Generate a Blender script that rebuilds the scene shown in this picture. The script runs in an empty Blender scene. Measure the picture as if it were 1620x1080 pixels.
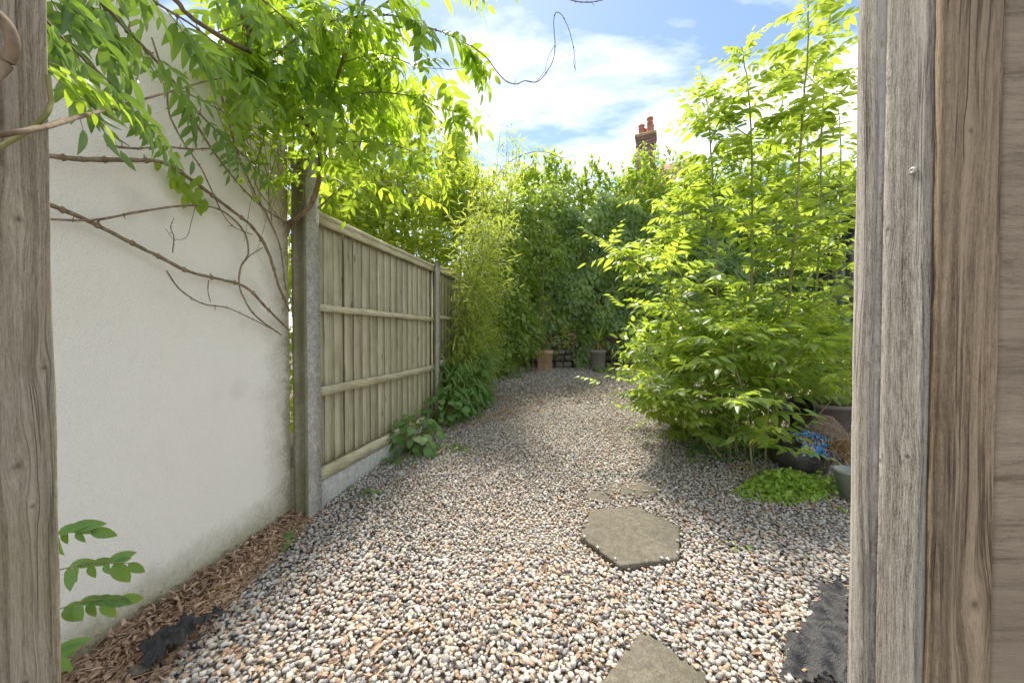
import bpy, math, random
import numpy as np
from mathutils import Vector, Matrix

random.seed(7)
rng = np.random.default_rng(7)
S = bpy.context.scene
COL = S.collection
R = math.radians

# ------------------------------------------------------------------ camera
F = 560.0                    # focal length in pixels of the 1620 px wide photograph
CAMZ = 1.13
PITCH = R(1.0)
cam = bpy.data.cameras.new('camera')
cam_o = bpy.data.objects.new('camera', cam)
COL.objects.link(cam_o)
cam.sensor_width = 36.0
cam.lens = 36.0 * F / 1620.0
cam.clip_start = 0.02
cam.clip_end = 800.0
cam_o.location = (0, 0, CAMZ)
cam_o.rotation_euler = (R(90) - PITCH, 0, 0)
S.camera = cam_o

# ------------------------------------------------------------------ world, sun, exposure
SUN_EL, SUN_AZ = R(60), R(-10)          # azimuth from +Y, negative = towards -X
w = bpy.data.worlds.new('World')
S.world = w
w.use_nodes = True
nt = w.node_tree
nt.nodes.clear()
def wn(t, **k):
    n = nt.nodes.new(t)
    for a, b in k.items(): setattr(n, a, b)
    return n
out = wn('ShaderNodeOutputWorld')
bg = wn('ShaderNodeBackground')
bg.inputs['Strength'].default_value = 0.06
sky = wn('ShaderNodeTexSky', sky_type='NISHITA', sun_disc=False)
sky.sun_elevation = SUN_EL
sky.sun_rotation = SUN_AZ
sky.air_density = 1.0
sky.dust_density = 0.3
sky.ozone_density = 2.0
tc = wn('ShaderNodeTexCoord')
sep = wn('ShaderNodeSeparateXYZ')
nt.links.new(tc.outputs['Generated'], sep.inputs[0])
def wm(op, a, b=None):
    n = wn('ShaderNodeMath', operation=op)
    for i, v in enumerate((a, b)):
        if v is None: continue
        if isinstance(v, (int, float)): n.inputs[i].default_value = v
        else: nt.links.new(v, n.inputs[i])
    return n.outputs[0]
zz = wm('ADD', wm('MAXIMUM', sep.outputs['Z'], 0.0), 0.16)
cmb = wn('ShaderNodeCombineXYZ')
nt.links.new(wm('DIVIDE', sep.outputs['X'], zz), cmb.inputs[0])
nt.links.new(wm('DIVIDE', sep.outputs['Y'], zz), cmb.inputs[1])
mp = wn('ShaderNodeMapping')
mp.inputs['Rotation'].default_value = (0, 0, R(-32))
mp.inputs['Scale'].default_value = (0.85, 1.55, 1.0)
mp.inputs['Location'].default_value = (3.3, 0.9, 0)
nt.links.new(cmb.outputs[0], mp.inputs['Vector'])
n1 = wn('ShaderNodeTexNoise')
n1.inputs['Scale'].default_value = 1.7
n1.inputs['Detail'].default_value = 9.0
n1.inputs['Roughness'].default_value = 0.56
n1.inputs['Distortion'].default_value = 0.25
nt.links.new(mp.outputs[0], n1.inputs['Vector'])
rmp = wn('ShaderNodeValToRGB')
rmp.color_ramp.elements[0].position = 0.42
rmp.color_ramp.elements[1].position = 0.68
nt.links.new(n1.outputs['Fac'], rmp.inputs['Fac'])
mixc = wn('ShaderNodeMix', data_type='RGBA')
nt.links.new(rmp.outputs['Color'], mixc.inputs['Factor'])
gain = wn('ShaderNodeMix', data_type='RGBA', blend_type='MULTIPLY')
gain.inputs['Factor'].default_value = 1.0
gain.inputs['B'].default_value = (.56, .545, .53, 1)
nt.links.new(sky.outputs['Color'], gain.inputs['A'])
nt.links.new(gain.outputs['Result'], mixc.inputs['A'])
mixc.inputs['B'].default_value = (5.1, 4.95, 4.78, 1)       # sunlit cloud
nt.links.new(mixc.outputs['Result'], bg.inputs['Color'])
nt.links.new(bg.outputs[0], out.inputs[0])

sun = bpy.data.lights.new('sun', 'SUN')
sun.energy = 1.22
sun.angle = R(10.0)      # softened by thin cloud
sun.color = (1.0, 0.93, 0.82)
sun_o = bpy.data.objects.new('sun', sun)
COL.objects.link(sun_o)
sd = Vector((math.sin(SUN_AZ) * math.cos(SUN_EL), math.cos(SUN_AZ) * math.cos(SUN_EL), math.sin(SUN_EL)))
sun_o.rotation_euler = sd.to_track_quat('Z', 'Y').to_euler()

S.view_settings.view_transform = 'Standard'
S.view_settings.look = 'None'
S.view_settings.exposure = 2.84
S.view_settings.gamma = 1.0
S.view_settings.use_curve_mapping = False
S.render.engine = 'CYCLES'
S.cycles.use_denoising = True
S.cycles.max_bounces = 8
S.cycles.diffuse_bounces = 4
S.cycles.transmission_bounces = 6
S.cycles.sample_clamp_indirect = 8.0

# ------------------------------------------------------------------ pixel <-> world
cp, sp = math.cos(PITCH), math.sin(PITCH)
def ray(u, v):
    a, b = (u - 810) / F, (540 - v) / F
    return np.array((a, cp + b * sp, -sp + b * cp))
def P(u, v, Y):
    d = ray(u, v)
    return np.array((0, 0, CAMZ)) + d * (Y / d[1])
def g(Y):
    """height of the yard at depth Y (it climbs gently away from the gate)"""
    Y = np.asarray(Y, float)
    return np.where(Y < 2.3, -.07 + .045 * (Y - 2.3), np.where(Y < 6.5, -.07 + .075 * (Y - 2.3), .245 + .02 * (np.minimum(Y, 9.5) - 6.5)))
def G(u, v, dz=0.0):
    """point of the ground (+dz) seen at a pixel"""
    d = ray(u, v)
    Y = 2.0
    for _ in range(40):
        Y = .5 * Y + .5 * (float(g(Y)) + dz - CAMZ) / d[2] * d[1]
    return P(u, v, Y)
WD = .207                                    # the wall and the fence run along (WD, 1)
def PW(u, v, off=0.0):
    """point on the white wall (off = metres in front of it)"""
    Y = (1.916 - off * 1.02) / (WD - (u - 810) / F)
    return P(u, v, Y)

# ------------------------------------------------------------------ object helpers
ORG = {}
def thing(name, label, cat, loc=(0, 0, 0), group=None):
    o = bpy.data.objects.new(name, None)
    o.empty_display_size = .1
    COL.objects.link(o)
    o.location = loc
    o['label'] = label; o['category'] = cat
    if group: o['group'] = group
    ORG[o.name] = np.array(loc, float)
    return o
def tag(o, label, cat, group=None):
    o['label'] = label; o['category'] = cat
    if group: o['group'] = group
    return o
class MB:
    """collects vertices and faces (world coordinates) and links them as ONE mesh object"""
    def __init__(s): s.v = []; s.f = []; s.t = []; s.n = 0; s.c = []
    def add(s, verts, faces, tint=.5, col=None):
        verts = np.asarray(verts, float).reshape(-1, 3)
        s.v.append(verts)
        s.t.append(np.full(len(verts), tint) if np.isscalar(tint) else np.asarray(tint, float))
        if col is not None: s.c.append(np.asarray(col, float).reshape(-1, 4))
        if isinstance(faces, np.ndarray): s.f.append((faces + s.n))
        else:
            for k in sorted(set(len(f) for f in faces)):
                s.f.append(np.array([f for f in faces if len(f) == k], int) + s.n)
        s.n += len(verts)
        return s
    def mesh(s, name, origin=(0, 0, 0), smooth=False):
        me = bpy.data.meshes.new(name)
        V = np.concatenate(s.v) - np.asarray(origin, float)
        me.vertices.add(len(V)); me.vertices.foreach_set('co', V.astype(np.float32).ravel())
        tot = np.concatenate([np.full(len(a), a.shape[1]) for a in s.f]).astype(np.int32)
        loops = np.concatenate([a.ravel() for a in s.f]).astype(np.int32)
        me.loops.add(len(loops)); me.loops.foreach_set('vertex_index', loops)
        me.polygons.add(len(tot))
        st = np.concatenate(([0], np.cumsum(tot)[:-1])).astype(np.int32)
        me.polygons.foreach_set('loop_start', st); me.polygons.foreach_set('loop_total', tot)
        if smooth: me.polygons.foreach_set('use_smooth', np.ones(len(tot), bool))
        at = me.attributes.new('tint', 'FLOAT', 'POINT')
        at.data.foreach_set('value', np.concatenate(s.t).astype(np.float32))
        if s.c:
            ca = me.attributes.new('tone', 'FLOAT_COLOR', 'POINT')
            ca.data.foreach_set('color', np.concatenate(s.c).astype(np.float32).ravel())
        me.update(calc_edges=True); me.validate()
        return me
    def build(s, name, mat, parent=None, smooth=False, kind=None, origin=None):
        if origin is None: origin = ORG.get(parent.name, np.zeros(3)) if parent else np.zeros(3)
        o = bpy.data.objects.new(name, s.mesh(name, origin, smooth))
        o.data.materials.append(mat)
        COL.objects.link(o)
        if parent:
            o.parent = parent
        else: o.location = origin
        ORG[o.name] = np.asarray(origin, float)
        if kind: o['kind'] = kind
        return o
BOXF = [(0, 3, 2, 1), (4, 5, 6, 7), (0, 1, 5, 4), (1, 2, 6, 5), (2, 3, 7, 6), (3, 0, 4, 7)]
def box(mb, o, ax, ay, az, tint=.5):
    """box from corner o with the edge vectors ax, ay, az"""
    o, ax, ay, az = (np.asarray(q, float) for q in (o, ax, ay, az))
    mb.add([o, o + ax, o + ax + ay, o + ay, o + az, o + ax + az, o + ax + ay + az, o + ay + az], BOXF, tint)
def bevbox(mb, o, ax, ay, az, b=.006, seg=1, wob=0.0, tint=.5):
    """box with chamfered long edges (az), cut in seg pieces along az and slightly uneven"""
    o, ax, ay, az = (np.asarray(q, float) for q in (o, ax, ay, az))
    la, lb = np.linalg.norm(ax), np.linalg.norm(ay)
    ux, uy = ax / la, ay / lb
    prof = [(b, 0), (la - b, 0), (la, b), (la, lb - b), (la - b, lb), (b, lb), (0, lb - b), (0, b)]
    V = []
    for k in range(seg + 1):
        for (p, q) in prof:
            j = rng.normal(0, wob, 2) if wob else (0, 0)
            V.append(o + ux * (p + j[0]) + uy * (q + j[1]) + az * k / seg)
    Fs = []
    for k in range(seg):
        for i in range(8):
            a, c = k * 8 + i, k * 8 + (i + 1) % 8
            Fs.append((a, c, c + 8, a + 8))
    Fs.append(tuple(range(7, -1, -1))); Fs.append(tuple(seg * 8 + i for i in range(8)))
    mb.add(V, Fs, tint)
def smooth_path(pts, k=5):
    pts = np.asarray(pts, float)
    if len(pts) < 3: 
        t = np.linspace(0, 1, k + 1)[:, None]
        return pts[0] * (1 - t) + pts[-1] * t
    Q = np.vstack((2 * pts[0] - pts[1], pts, 2 * pts[-1] - pts[-2]))
    o = []
    for i in range(1, len(Q) - 2):
        p0, p1, p2, p3 = Q[i - 1:i + 3]
        for t in np.linspace(0, 1, k, endpoint=False):
            o.append(.5 * (2 * p1 + (p2 - p0) * t + (2 * p0 - 5 * p1 + 4 * p2 - p3) * t * t + (3 * p1 - p0 - 3 * p2 + p3) * t ** 3))
    o.append(pts[-1])
    return np.array(o)
def tube(mb, pts, r0, r1=None, n=6, k=5, wob=0.0, tint=.5, smooth=True):
    pts = smooth_path(pts, k) if smooth else np.asarray(pts, float)
    r1 = r0 if r1 is None else r1
    m = len(pts)
    if wob: pts = pts + rng.normal(0, wob, pts.shape) * np.linspace(.2, 1, m)[:, None]
    T = np.gradient(pts, axis=0); T /= np.linalg.norm(T, axis=1)[:, None] + 1e-9
    up = np.array((0.31, .17, .93))
    A = np.cross(T, up); A /= np.linalg.norm(A, axis=1)[:, None] + 1e-9
    B = np.cross(T, A)
    rr = np.linspace(r0, r1, m) * (1 + (rng.normal(0, .08, m) if wob else 0))
    an = np.arange(n) * 2 * math.pi / n
    V = pts[:, None, :] + rr[:, None, None] * (np.cos(an)[None, :, None] * A[:, None, :] + np.sin(an)[None, :, None] * B[:, None, :])
    i = np.arange(m - 1)[:, None] * n; j = np.arange(n)[None, :]; j2 = (j + 1) % n
    Fq = np.stack((i + j, i + n + j, i + n + j2, i + j2), -1).reshape(-1, 4)
    mb.add(V.reshape(-1, 3), Fq, tint)
    mb.add(V[0], [tuple(range(n))], tint); mb.add(V[-1], [tuple(range(n - 1, -1, -1))], tint)
    return pts
def lathe(mb, c, prof, n=28, axis=None, tint=.5):
    """surface of revolution about c: prof = [(radius, height)]"""
    an = np.arange(n) * 2 * math.pi / n
    V = np.array([[(r * math.cos(a), r * math.sin(a), h) for a in an] for r, h in prof]).reshape(-1, 3)
    if axis is not None: V = V @ np.array(axis.to_3x3()).T
    V += np.asarray(c)
    Fs = [(i * n + j, i * n + (j + 1) % n, (i + 1) * n + (j + 1) % n, (i + 1) * n + j) for i in range(len(prof) - 1) for j in range(n)]
    mb.add(V, Fs, tint)

# ------------------------------------------------------------------ material helpers
class NT:
    def __init__(s, name):
        s.m = bpy.data.materials.new(name); s.m.use_nodes = True
        s.t = s.m.node_tree; s.t.nodes.clear()
        s.o = s.n('ShaderNodeOutputMaterial')
    def n(s, t, **k):
        x = s.t.nodes.new(t)
        for a, b in k.items(): setattr(x, a, b)
        return x
    def set(s, sock, v):
        if v is None: return
        if isinstance(v, bpy.types.NodeSocket): s.t.links.new(v, sock)
        elif isinstance(v, (tuple, list)):
            v = tuple(v)
            if len(v) == 3 and sock.type == 'RGBA': v = v + (1,)
            sock.default_value = v
        else: sock.default_value = v
    def math(s, op, a, b=None, c=None):
        x = s.n('ShaderNodeMath', operation=op)
        for i, v in enumerate((a, b, c)): s.set(x.inputs[i], v)
        return x.outputs[0]
    def coord(s, which='Object'): return s.n('ShaderNodeTexCoord').outputs[which]
    def geo(s, which='Position'): return s.n('ShaderNodeNewGeometry').outputs[which]
    def map(s, vec, scale=(1, 1, 1), loc=(0, 0, 0), rot=(0, 0, 0)):
        x = s.n('ShaderNodeMapping'); s.set(x.inputs['Vector'], vec)
        x.inputs['Scale'].default_value = scale; s.set(x.inputs['Location'], loc); x.inputs['Rotation'].default_value = rot
        return x.outputs[0]
    def noise(s, vec, scale, detail=4, rough=.55, dist=0, out='Fac'):
        x = s.n('ShaderNodeTexNoise'); s.set(x.inputs['Vector'], vec)
        x.inputs['Scale'].default_value = scale; x.inputs['Detail'].default_value = detail
        x.inputs['Roughness'].default_value = rough; x.inputs['Distortion'].default_value = dist
        return x.outputs[out]
    def vor(s, vec, scale, out='Distance', feature='F1'):
        x = s.n('ShaderNodeTexVoronoi', feature=feature); s.set(x.inputs['Vector'], vec); x.inputs['Scale'].default_value = scale
        return x.outputs[out]
    def ramp(s, fac, stops, mode='LINEAR'):
        x = s.n('ShaderNodeValToRGB'); s.set(x.inputs[0], fac)
        cr = x.color_ramp; cr.interpolation = mode
        while len(cr.elements) < len(stops): cr.elements.new(.5)
        for e, (p, c) in zip(cr.elements, stops):
            e.position = p
            e.color = (c, c, c, 1) if isinstance(c, (int, float)) else tuple(c) + (1,)
        return x.outputs[0]
    def mix(s, f, a, b, mode='MIX'):
        x = s.n('ShaderNodeMix', data_type='RGBA', blend_type=mode)
        s.set(x.inputs['Factor'], f); s.set(x.inputs['A'], a); s.set(x.inputs['B'], b)
        return x.outputs['Result']
    def attr(s, name, out='Fac'):
        x = s.n('ShaderNodeAttribute', attribute_name=name); return x.outputs[out]
    def rnd(s): return s.n('ShaderNodeObjectInfo').outputs['Random']
    def sep(s, vec):
        x = s.n('ShaderNodeSeparateXYZ'); s.set(x.inputs[0], vec); return x.outputs
    def comb(s, a, b, c):
        x = s.n('ShaderNodeCombineXYZ')
        for i, v in enumerate((a, b, c)): s.set(x.inputs[i], v)
        return x.outputs[0]
    def bump(s, h, strength=.5, dist=.01, nrm=None):
        x = s.n('ShaderNodeBump'); s.set(x.inputs['Height'], h)
        x.inputs['Strength'].default_value = strength; x.inputs['Distance'].default_value = dist
        if nrm is not None: s.set(x.inputs['Normal'], nrm)
        return x.outputs[0]
    def prin(s, col, rough=.8, bump=None, spec=.35, metal=0, **k):
        x = s.n('ShaderNodeBsdfPrincipled')
        s.set(x.inputs['Base Color'], col); s.set(x.inputs['Roughness'], rough)
        x.inputs['Specular IOR Level'].default_value = spec; x.inputs['Metallic'].default_value = metal
        if bump is not None: s.set(x.inputs['Normal'], bump)
        for a, b in k.items(): s.set(x.inputs[a], b)
        return x.outputs[0]
    def done(s, sh): s.t.links.new(sh, s.o.inputs['Surface']); return s.m

def leaf_mat(name, dark, light, trans, tfac=.45, rough=.42, spec=.45):
    """leaf: glossy upper side and light shining through; colour varies from leaf to leaf"""
    M = NT(name)
    f = M.math('ADD', M.math('MULTIPLY', M.attr('tint'), .62), M.math('MULTIPLY', M.rnd(), .38))
    pn = M.noise(M.geo(), 22, 2)
    f = M.math('ADD', f, M.math('MULTIPLY', M.math('SUBTRACT', pn, .5), .35))
    c = M.ramp(f, [(.1, dark), (.85, light)])
    tcol = M.mix(f, tuple(q * .78 for q in trans), tuple(min(1, q * 1.15) for q in trans))
    pb = M.prin(c, rough, None, spec)
    tb = M.n('ShaderNodeBsdfTranslucent'); M.set(tb.inputs['Color'], tcol)
    mx = M.n('ShaderNodeMixShader'); mx.inputs[0].default_value = tfac
    M.t.links.new(pb, mx.inputs[1]); M.t.links.new(tb.outputs[0], mx.inputs[2])
    return M.done(mx.outputs[0])

def wood_mat(name, cols, freq=120, knots=(), bump=.6, axis=2, green=0.0, rndtint=.25, rough=.88, bd=.004, world=False, crack=.5, fib=1.0, spots=0.0):
    """weathered sawn timber; growth lines, fibres and cracks run along `axis` and bend round the knots"""
    M = NT(name)
    p = M.geo() if world else M.coord()
    x = M.sep(p)
    al = x[axis]
    o_ = [i for i in range(3) if i != axis]
    off = M.math('MULTIPLY', M.rnd(), 37.0)
    s0 = M.math('ADD', x[o_[0]], x[o_[1]])
    warp = M.noise(M.comb(M.math('MULTIPLY', s0, 5), M.math('MULTIPLY', al, 1.1), off), 1.0, 3)
    ph = M.math('ADD', s0, M.math('MULTIPLY', warp, .05))
    kn = None
    for (a, z, r) in knots:
        d1 = M.math('DIVIDE', M.math('SUBTRACT', s0, a), r)
        d2 = M.math('DIVIDE', M.math('SUBTRACT', al, z), r)
        q = M.math('MULTIPLY', d1, d1)
        e = M.math('POWER', 2.718, M.math('MULTIPLY', M.math('ADD', M.math('MULTIPLY', q, .5), M.math('MULTIPLY', M.math('MULTIPLY', d2, d2), .07)), -1.0))
        ph = M.math('ADD', ph, M.math('MULTIPLY', M.math('MULTIPLY', e, d1), r * -.75))
        core = M.math('POWER', 2.718, M.math('MULTIPLY', M.math('ADD', M.math('MULTIPLY', q, 5.0), M.math('MULTIPLY', M.math('MULTIPLY', d2, d2), 5.0)), -1.0))
        kn = core if kn is None else M.math('MAXIMUM', kn, core)
    rings = M.noise(M.comb(M.math('ADD', M.math('MULTIPLY', ph, freq), off), M.math('MULTIPLY', al, .9), off), 1.0, 4, .6)
    fibre = M.noise(M.comb(M.math('MULTIPLY', ph, freq * 7), M.math('MULTIPLY', al, 55), off), 1.0, 4, .65)
    saw = M.noise(M.comb(M.math('MULTIPLY', s0, 700), M.math('MULTIPLY', al, 330), off), 1.0, 2)
    crk = M.noise(M.comb(M.math('ADD', M.math('MULTIPLY', ph, freq * .55), M.math('MULTIPLY', off, 1.7)), M.math('MULTIPLY', al, 1.6), off), 1.0, 3)
    cr = M.ramp(M.math('ABSOLUTE', M.math('SUBTRACT', crk, .5)), [(.0, 1.0), (.028, 0.0)])
    cr = M.math('MULTIPLY', cr, M.ramp(M.noise(M.comb(M.math('MULTIPLY', s0, 20), M.math('MULTIPLY', al, 3), off), 1.0, 2), [(.42, 0.0), (.58, crack)]))
    big = M.noise(M.comb(M.math('MULTIPLY', s0, 9), M.math('MULTIPLY', al, 2.2), off), 1.0, 5, .6)
    h = M.math('ADD', M.math('MULTIPLY', rings, .62), M.math('ADD', M.math('MULTIPLY', fibre, .30 * fib), M.math('MULTIPLY', saw, .12 * fib)))
    lo = .5 * (.62 + .42 * fib)
    c = M.ramp(h, [(lo - .16, cols[0]), (lo - .03, cols[1]), (lo + .10, cols[2])])
    c = M.mix(M.ramp(big, [(.38, 0.0), (.68, .6)]), c, cols[3])
    if green: c = M.mix(M.math('MULTIPLY', M.ramp(M.noise(p, 6, 6, .6), [(.42, 0.0), (.68, 1.0)]), green), c, (.24, .22, .075))
    if kn is not None: c = M.mix(M.math('MULTIPLY', kn, .7), c, (.07, .05, .035))
    c = M.mix(M.math('MULTIPLY', M.rnd(), rndtint), c, tuple(q * .5 for q in cols[1]))
    c = M.mix(cr, c, tuple(q * .35 for q in cols[0]))
    if spots:
        sv = M.vor(M.comb(M.math('ADD', M.math('MULTIPLY', s0, 11), off), M.math('MULTIPLY', al, 3.1), off), 1.0)
        c = M.mix(M.ramp(sv, [(.06, spots), (.12, 0.0)]), c, (.085, .06, .035))
        st = M.noise(M.comb(M.math('ADD', M.math('MULTIPLY', s0, 26), off), M.math('MULTIPLY', al, 1.4), off), 1.0, 4, .6)
        c = M.mix(M.ramp(st, [(.50, 0.0), (.72, .5)]), c, (.19, .165, .115))
    hh = M.math('SUBTRACT', h, M.math('MULTIPLY', cr, .8))
    return M.done(M.prin(c, rough, M.bump(hh, bump, bd), .2))

def mat_render_wall():
    M = NT('white_render')
    p = M.geo(); x = M.sep(p)
    st = M.noise(p, 190, 3, .6); vo = M.vor(M.map(p, (1, 1, 1)), 240)
    h = M.math('ADD', M.math('MULTIPLY', st, .8), M.math('MULTIPLY', vo, .5))
    big = M.noise(p, 1.6, 5); mid = M.math('ADD', M.math('MULTIPLY', M.noise(p, 9, 4, .6), .45), M.math('MULTIPLY', M.noise(p, 60, 6, .75), .55))
    c = M.mix(M.ramp(big, [(.3, 0.0), (.75, 1.0)]), (.90, .86, .80), (.85, .80, .73))
    ground = M.math('SUBTRACT', x[2], M.math('MULTIPLY', M.math('SUBTRACT', x[1], 2.3), .045))
    low = M.math('ADD', M.math('MULTIPLY', ground, 4.2), M.math('MULTIPLY', M.math('SUBTRACT', mid, .5), 1.5))
    c = M.mix(M.ramp(low, [(0.0, .85), (.25, .5), (.75, 0.0)]), c, (.36, .33, .19))
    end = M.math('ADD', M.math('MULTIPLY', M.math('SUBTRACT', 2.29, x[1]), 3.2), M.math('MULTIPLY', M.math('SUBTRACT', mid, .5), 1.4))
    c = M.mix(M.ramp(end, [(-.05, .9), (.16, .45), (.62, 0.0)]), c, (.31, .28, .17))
    spots = M.noise(p, 3.2, 2)
    hi = M.math('MULTIPLY', M.ramp(spots, [(.60, 0.0), (.78, .4)]), M.ramp(x[2], [(.0, 0.0), (1.0, 1.0)]))
    c = M.mix(hi, c, (.36, .37, .27))
    speck = M.vor(p, 38)
    c = M.mix(M.ramp(speck, [(.03, .45), (.07, 0.0)]), c, (.3, .26, .2))
    c = M.mix(M.ramp(h, [(.42, .34), (.6, 0.0)]), c, (.52, .47, .39))
    return M.done(M.prin(c, .93, M.bump(h, .9, .004), .15))

def mat_concrete(name, base=(.42, .40, .36), algae=0.0, agg=1.0):
    M = NT(name)
    p = M.geo()
    vc = M.vor(p, 170, 'Color'); vd = M.vor(p, 170)
    sp_ = M.sep(vc)[0]
    c = M.ramp(sp_, [(0.0, tuple(q * .45 for q in base)), (.35, base), (.75, tuple(q * 1.18 for q in base)), (1.0, tuple(min(.7, q * 1.55) for q in base))])
    c = M.mix(.35 + .4 * (1 - agg), c, base)
    big = M.noise(p, 6, 6)
    c = M.mix(M.ramp(big, [(.4, 0.0), (.75, .5)]), c, tuple(q * .6 for q in base))
    if algae: c = M.mix(M.math('MULTIPLY', M.ramp(M.noise(p, 3.5, 6), [(.3, 0.25), (.62, 1.0)]), algae), c, (.15, .145, .05))
    mot = M.noise(p, 28, 6, .7)
    c = M.mix(M.ramp(mot, [(.42, 0.0), (.62, .6)]), c, tuple(q * .5 for q in base))
    pits = M.ramp(M.vor(p, 75), [(.10, 0.0), (.2, 1.0)])
    h = M.math('ADD', M.math('MULTIPLY', vd, -.6), M.math('ADD', M.noise(p, 60, 4), M.math('MULTIPLY', pits, .8)))
    return M.done(M.prin(c, .92, M.bump(h, .5, .004), .2))

def mat_simple(name, col, rough=.7, var=.25, scale=20, bump=.2, spec=.3, bd=.004, tintvar=0.0):
    M = NT(name)
    p = M.geo()
    nz = M.noise(p, scale, 5)
    c = M.mix(M.ramp(nz, [(.3, 0.0), (.75, 1.0)]), tuple(min(1, q * (1 + var)) for q in col), tuple(q * (1 - var) for q in col))
    if tintvar:
        c = M.mix(M.math('MULTIPLY', M.attr('tint'), tintvar), c, tuple(q * .25 for q in col))
    return M.done(M.prin(c, rough, M.bump(M.noise(p, scale * 3, 4), bump, bd), spec))

def mat_stem(name, a, b, bump=.5):
    M = NT(name)
    p = M.geo()
    nz = M.noise(M.map(p, (60, 60, 18)), 1.0, 4)
    c = M.mix(M.ramp(nz, [(.35, 0.0), (.65, 1.0)]), a, b)
    return M.done(M.prin(c, .85, M.bump(nz, bump, .003), .2))

MAT = {}
MAT['render'] = mat_render_wall()
MAT['post_wood'] = wood_mat('weathered_gate_post_timber', ((.11, .085, .06), (.33, .275, .21), (.54, .47, .385), (.36, .305, .24)), 150,
                            knots=((-.160, 1.265, .008), (-.141, 1.09, .007), (-.166, .978, .009), (-.154, .925, .006), (-.163, .72, .007)), bump=1.0, green=.30, bd=.004, world=True, rndtint=0, crack=.45, fib=1.5)
MAT['post_grey'] = wood_mat('silver_grey_gate_post_timber', ((.13, .105, .085), (.42, .375, .325), (.68, .63, .57), (.52, .475, .42)), 130,
                            knots=((.832, 1.42, .005), (.830, 1.25, .006), (.805, 1.0, .006), (.834, .985, .005), (.779, 1.195, .005)), bump=1.0, green=.10, bd=.004, world=True, rndtint=0, crack=.6, fib=1.9)
MAT['post_brown'] = wood_mat('brown_board_timber', ((.065, .042, .025), (.24, .175, .112), (.44, .335, .225), (.27, .215, .155)), 110,
                             knots=((.815, .86, .012), (.80, 1.33, .006)), bump=.9, bd=.004, world=True, rndtint=0, crack=.6, fib=1.3)
MAT['post_saw'] = wood_mat('saw_marked_board_timber', ((.14, .105, .07), (.28, .225, .165), (.36, .295, .22), (.22, .175, .125)), 60, bump=.6, axis=0, bd=.003, world=True, rndtint=0, crack=.25, fib=1.2)
MAT['fence_wood'] = wood_mat('weathered_fence_timber', ((.22, .18, .11), (.52, .46, .32), (.70, .63, .46), (.60, .555, .41)), 120, bump=.7, green=.32, rndtint=.40, spots=.8)
MAT['rail_wood'] = wood_mat('weathered_fence_rail', ((.26, .215, .14), (.54, .485, .34), (.70, .635, .47), (.61, .56, .41)), 110, bump=.6, axis=1, green=.42, rndtint=.2)
MAT['lap_wood'] = wood_mat('brown_lap_fence_timber', ((.14, .09, .06), (.30, .20, .135), (.42, .29, .20), (.34, .24, .17)), 60, bump=.5, axis=0)
MAT['concrete'] = mat_concrete('exposed_aggregate_concrete')
MAT['concrete_green'] = mat_concrete('algae_stained_concrete', (.36, .34, .26), .75)
MAT['concrete_pale'] = mat_concrete('pale_concrete', (.52, .51, .48), .0, .3)
MAT['slab'] = mat_concrete('grey_brown_slab_concrete', (.155, .138, .112), .16, .9)
MAT['soil'] = mat_simple('dry_soil', (.12, .095, .07), .95, .4, 9, .5)
MAT['gravel_base'] = mat_simple('gravel_bed', (.20, .17, .135), .95, .4, 40, .6)
MAT['stem'] = mat_stem('vine_bark', (.16, .115, .075), (.30, .225, .15))
MAT['stem_green'] = mat_stem('green_stem', (.16, .17, .05), (.27, .25, .10))
MAT['cane'] = mat_stem('sapling_bark', (.20, .19, .08), (.33, .29, .15))
MAT['wist'] = leaf_mat('wisteria_leaf', (.065, .135, .02), (.15, .25, .04), (.60, .80, .06), .56, .34, .5)
MAT['wist_shade'] = leaf_mat('shaded_wisteria_leaf', (.045, .115, .028), (.115, .225, .05), (.36, .56, .06), .38, .3, .6)  # darker copy of the wisteria leaf: shade on the near leaves put into its colour
MAT['sap'] = leaf_mat('sapling_leaf', (.07, .15, .03), (.22, .32, .075), (.60, .74, .075), .50, .36, .75)
MAT['ivy'] = leaf_mat('creeper_leaf', (.095, .19, .035), (.27, .39, .075), (.56, .72, .08), .40, .36, .8)
MAT['laurel'] = leaf_mat('laurel_leaf', (.08, .17, .03), (.19, .32, .06), (.60, .76, .07), .45, .3, .8)
MAT['bush'] = leaf_mat('yellow_green_leaf', (.11, .19, .025), (.21, .30, .045), (.68, .80, .06), .52, .42, .4)
MAT['bamboo'] = leaf_mat('bamboo_leaf', (.13, .20, .045), (.29, .36, .10), (.66, .76, .11), .45, .45, .35)
MAT['cover'] = leaf_mat('ground_cover_leaf', (.15, .28, .04), (.33, .48, .09), (.66, .82, .08), .4, .45, .35)
MAT['weed'] = leaf_mat('weed_leaf', (.075, .17, .045), (.16, .28, .085), (.36, .54, .08), .35, .45, .35)
MAT['sprig'] = leaf_mat('sprig_leaf', (.075, .17, .035), (.15, .28, .065), (.38, .58, .07), .38, .4, .5)
MAT['dead'] = leaf_mat('dead_leaf', (.26, .155, .10), (.64, .46, .32), (.3, .18, .08), .18, .75, .15)
MAT['straw'] = leaf_mat('straw', (.30, .18, .07), (.50, .35, .17), (.4, .28, .1), .2, .7, .2)
MAT['fabric'] = mat_simple('black_weed_membrane', (.036, .035, .035), .5, .5, 60, .8, .35, .006)
MAT['terracotta'] = mat_simple('terracotta', (.56, .36, .23), .85, .2, 14, .2)
MAT['redpot'] = mat_simple('red_chimney_clay', (.42, .17, .10), .85, .2, 8, .2)
MAT['greypot'] = mat_simple('grey_glazed_pot', (.30, .28, .26), .6, .25, 18, .2)
MAT['blackplastic'] = mat_simple('black_plastic', (.02, .02, .02), .35, .3, 10, .15, .5)
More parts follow.
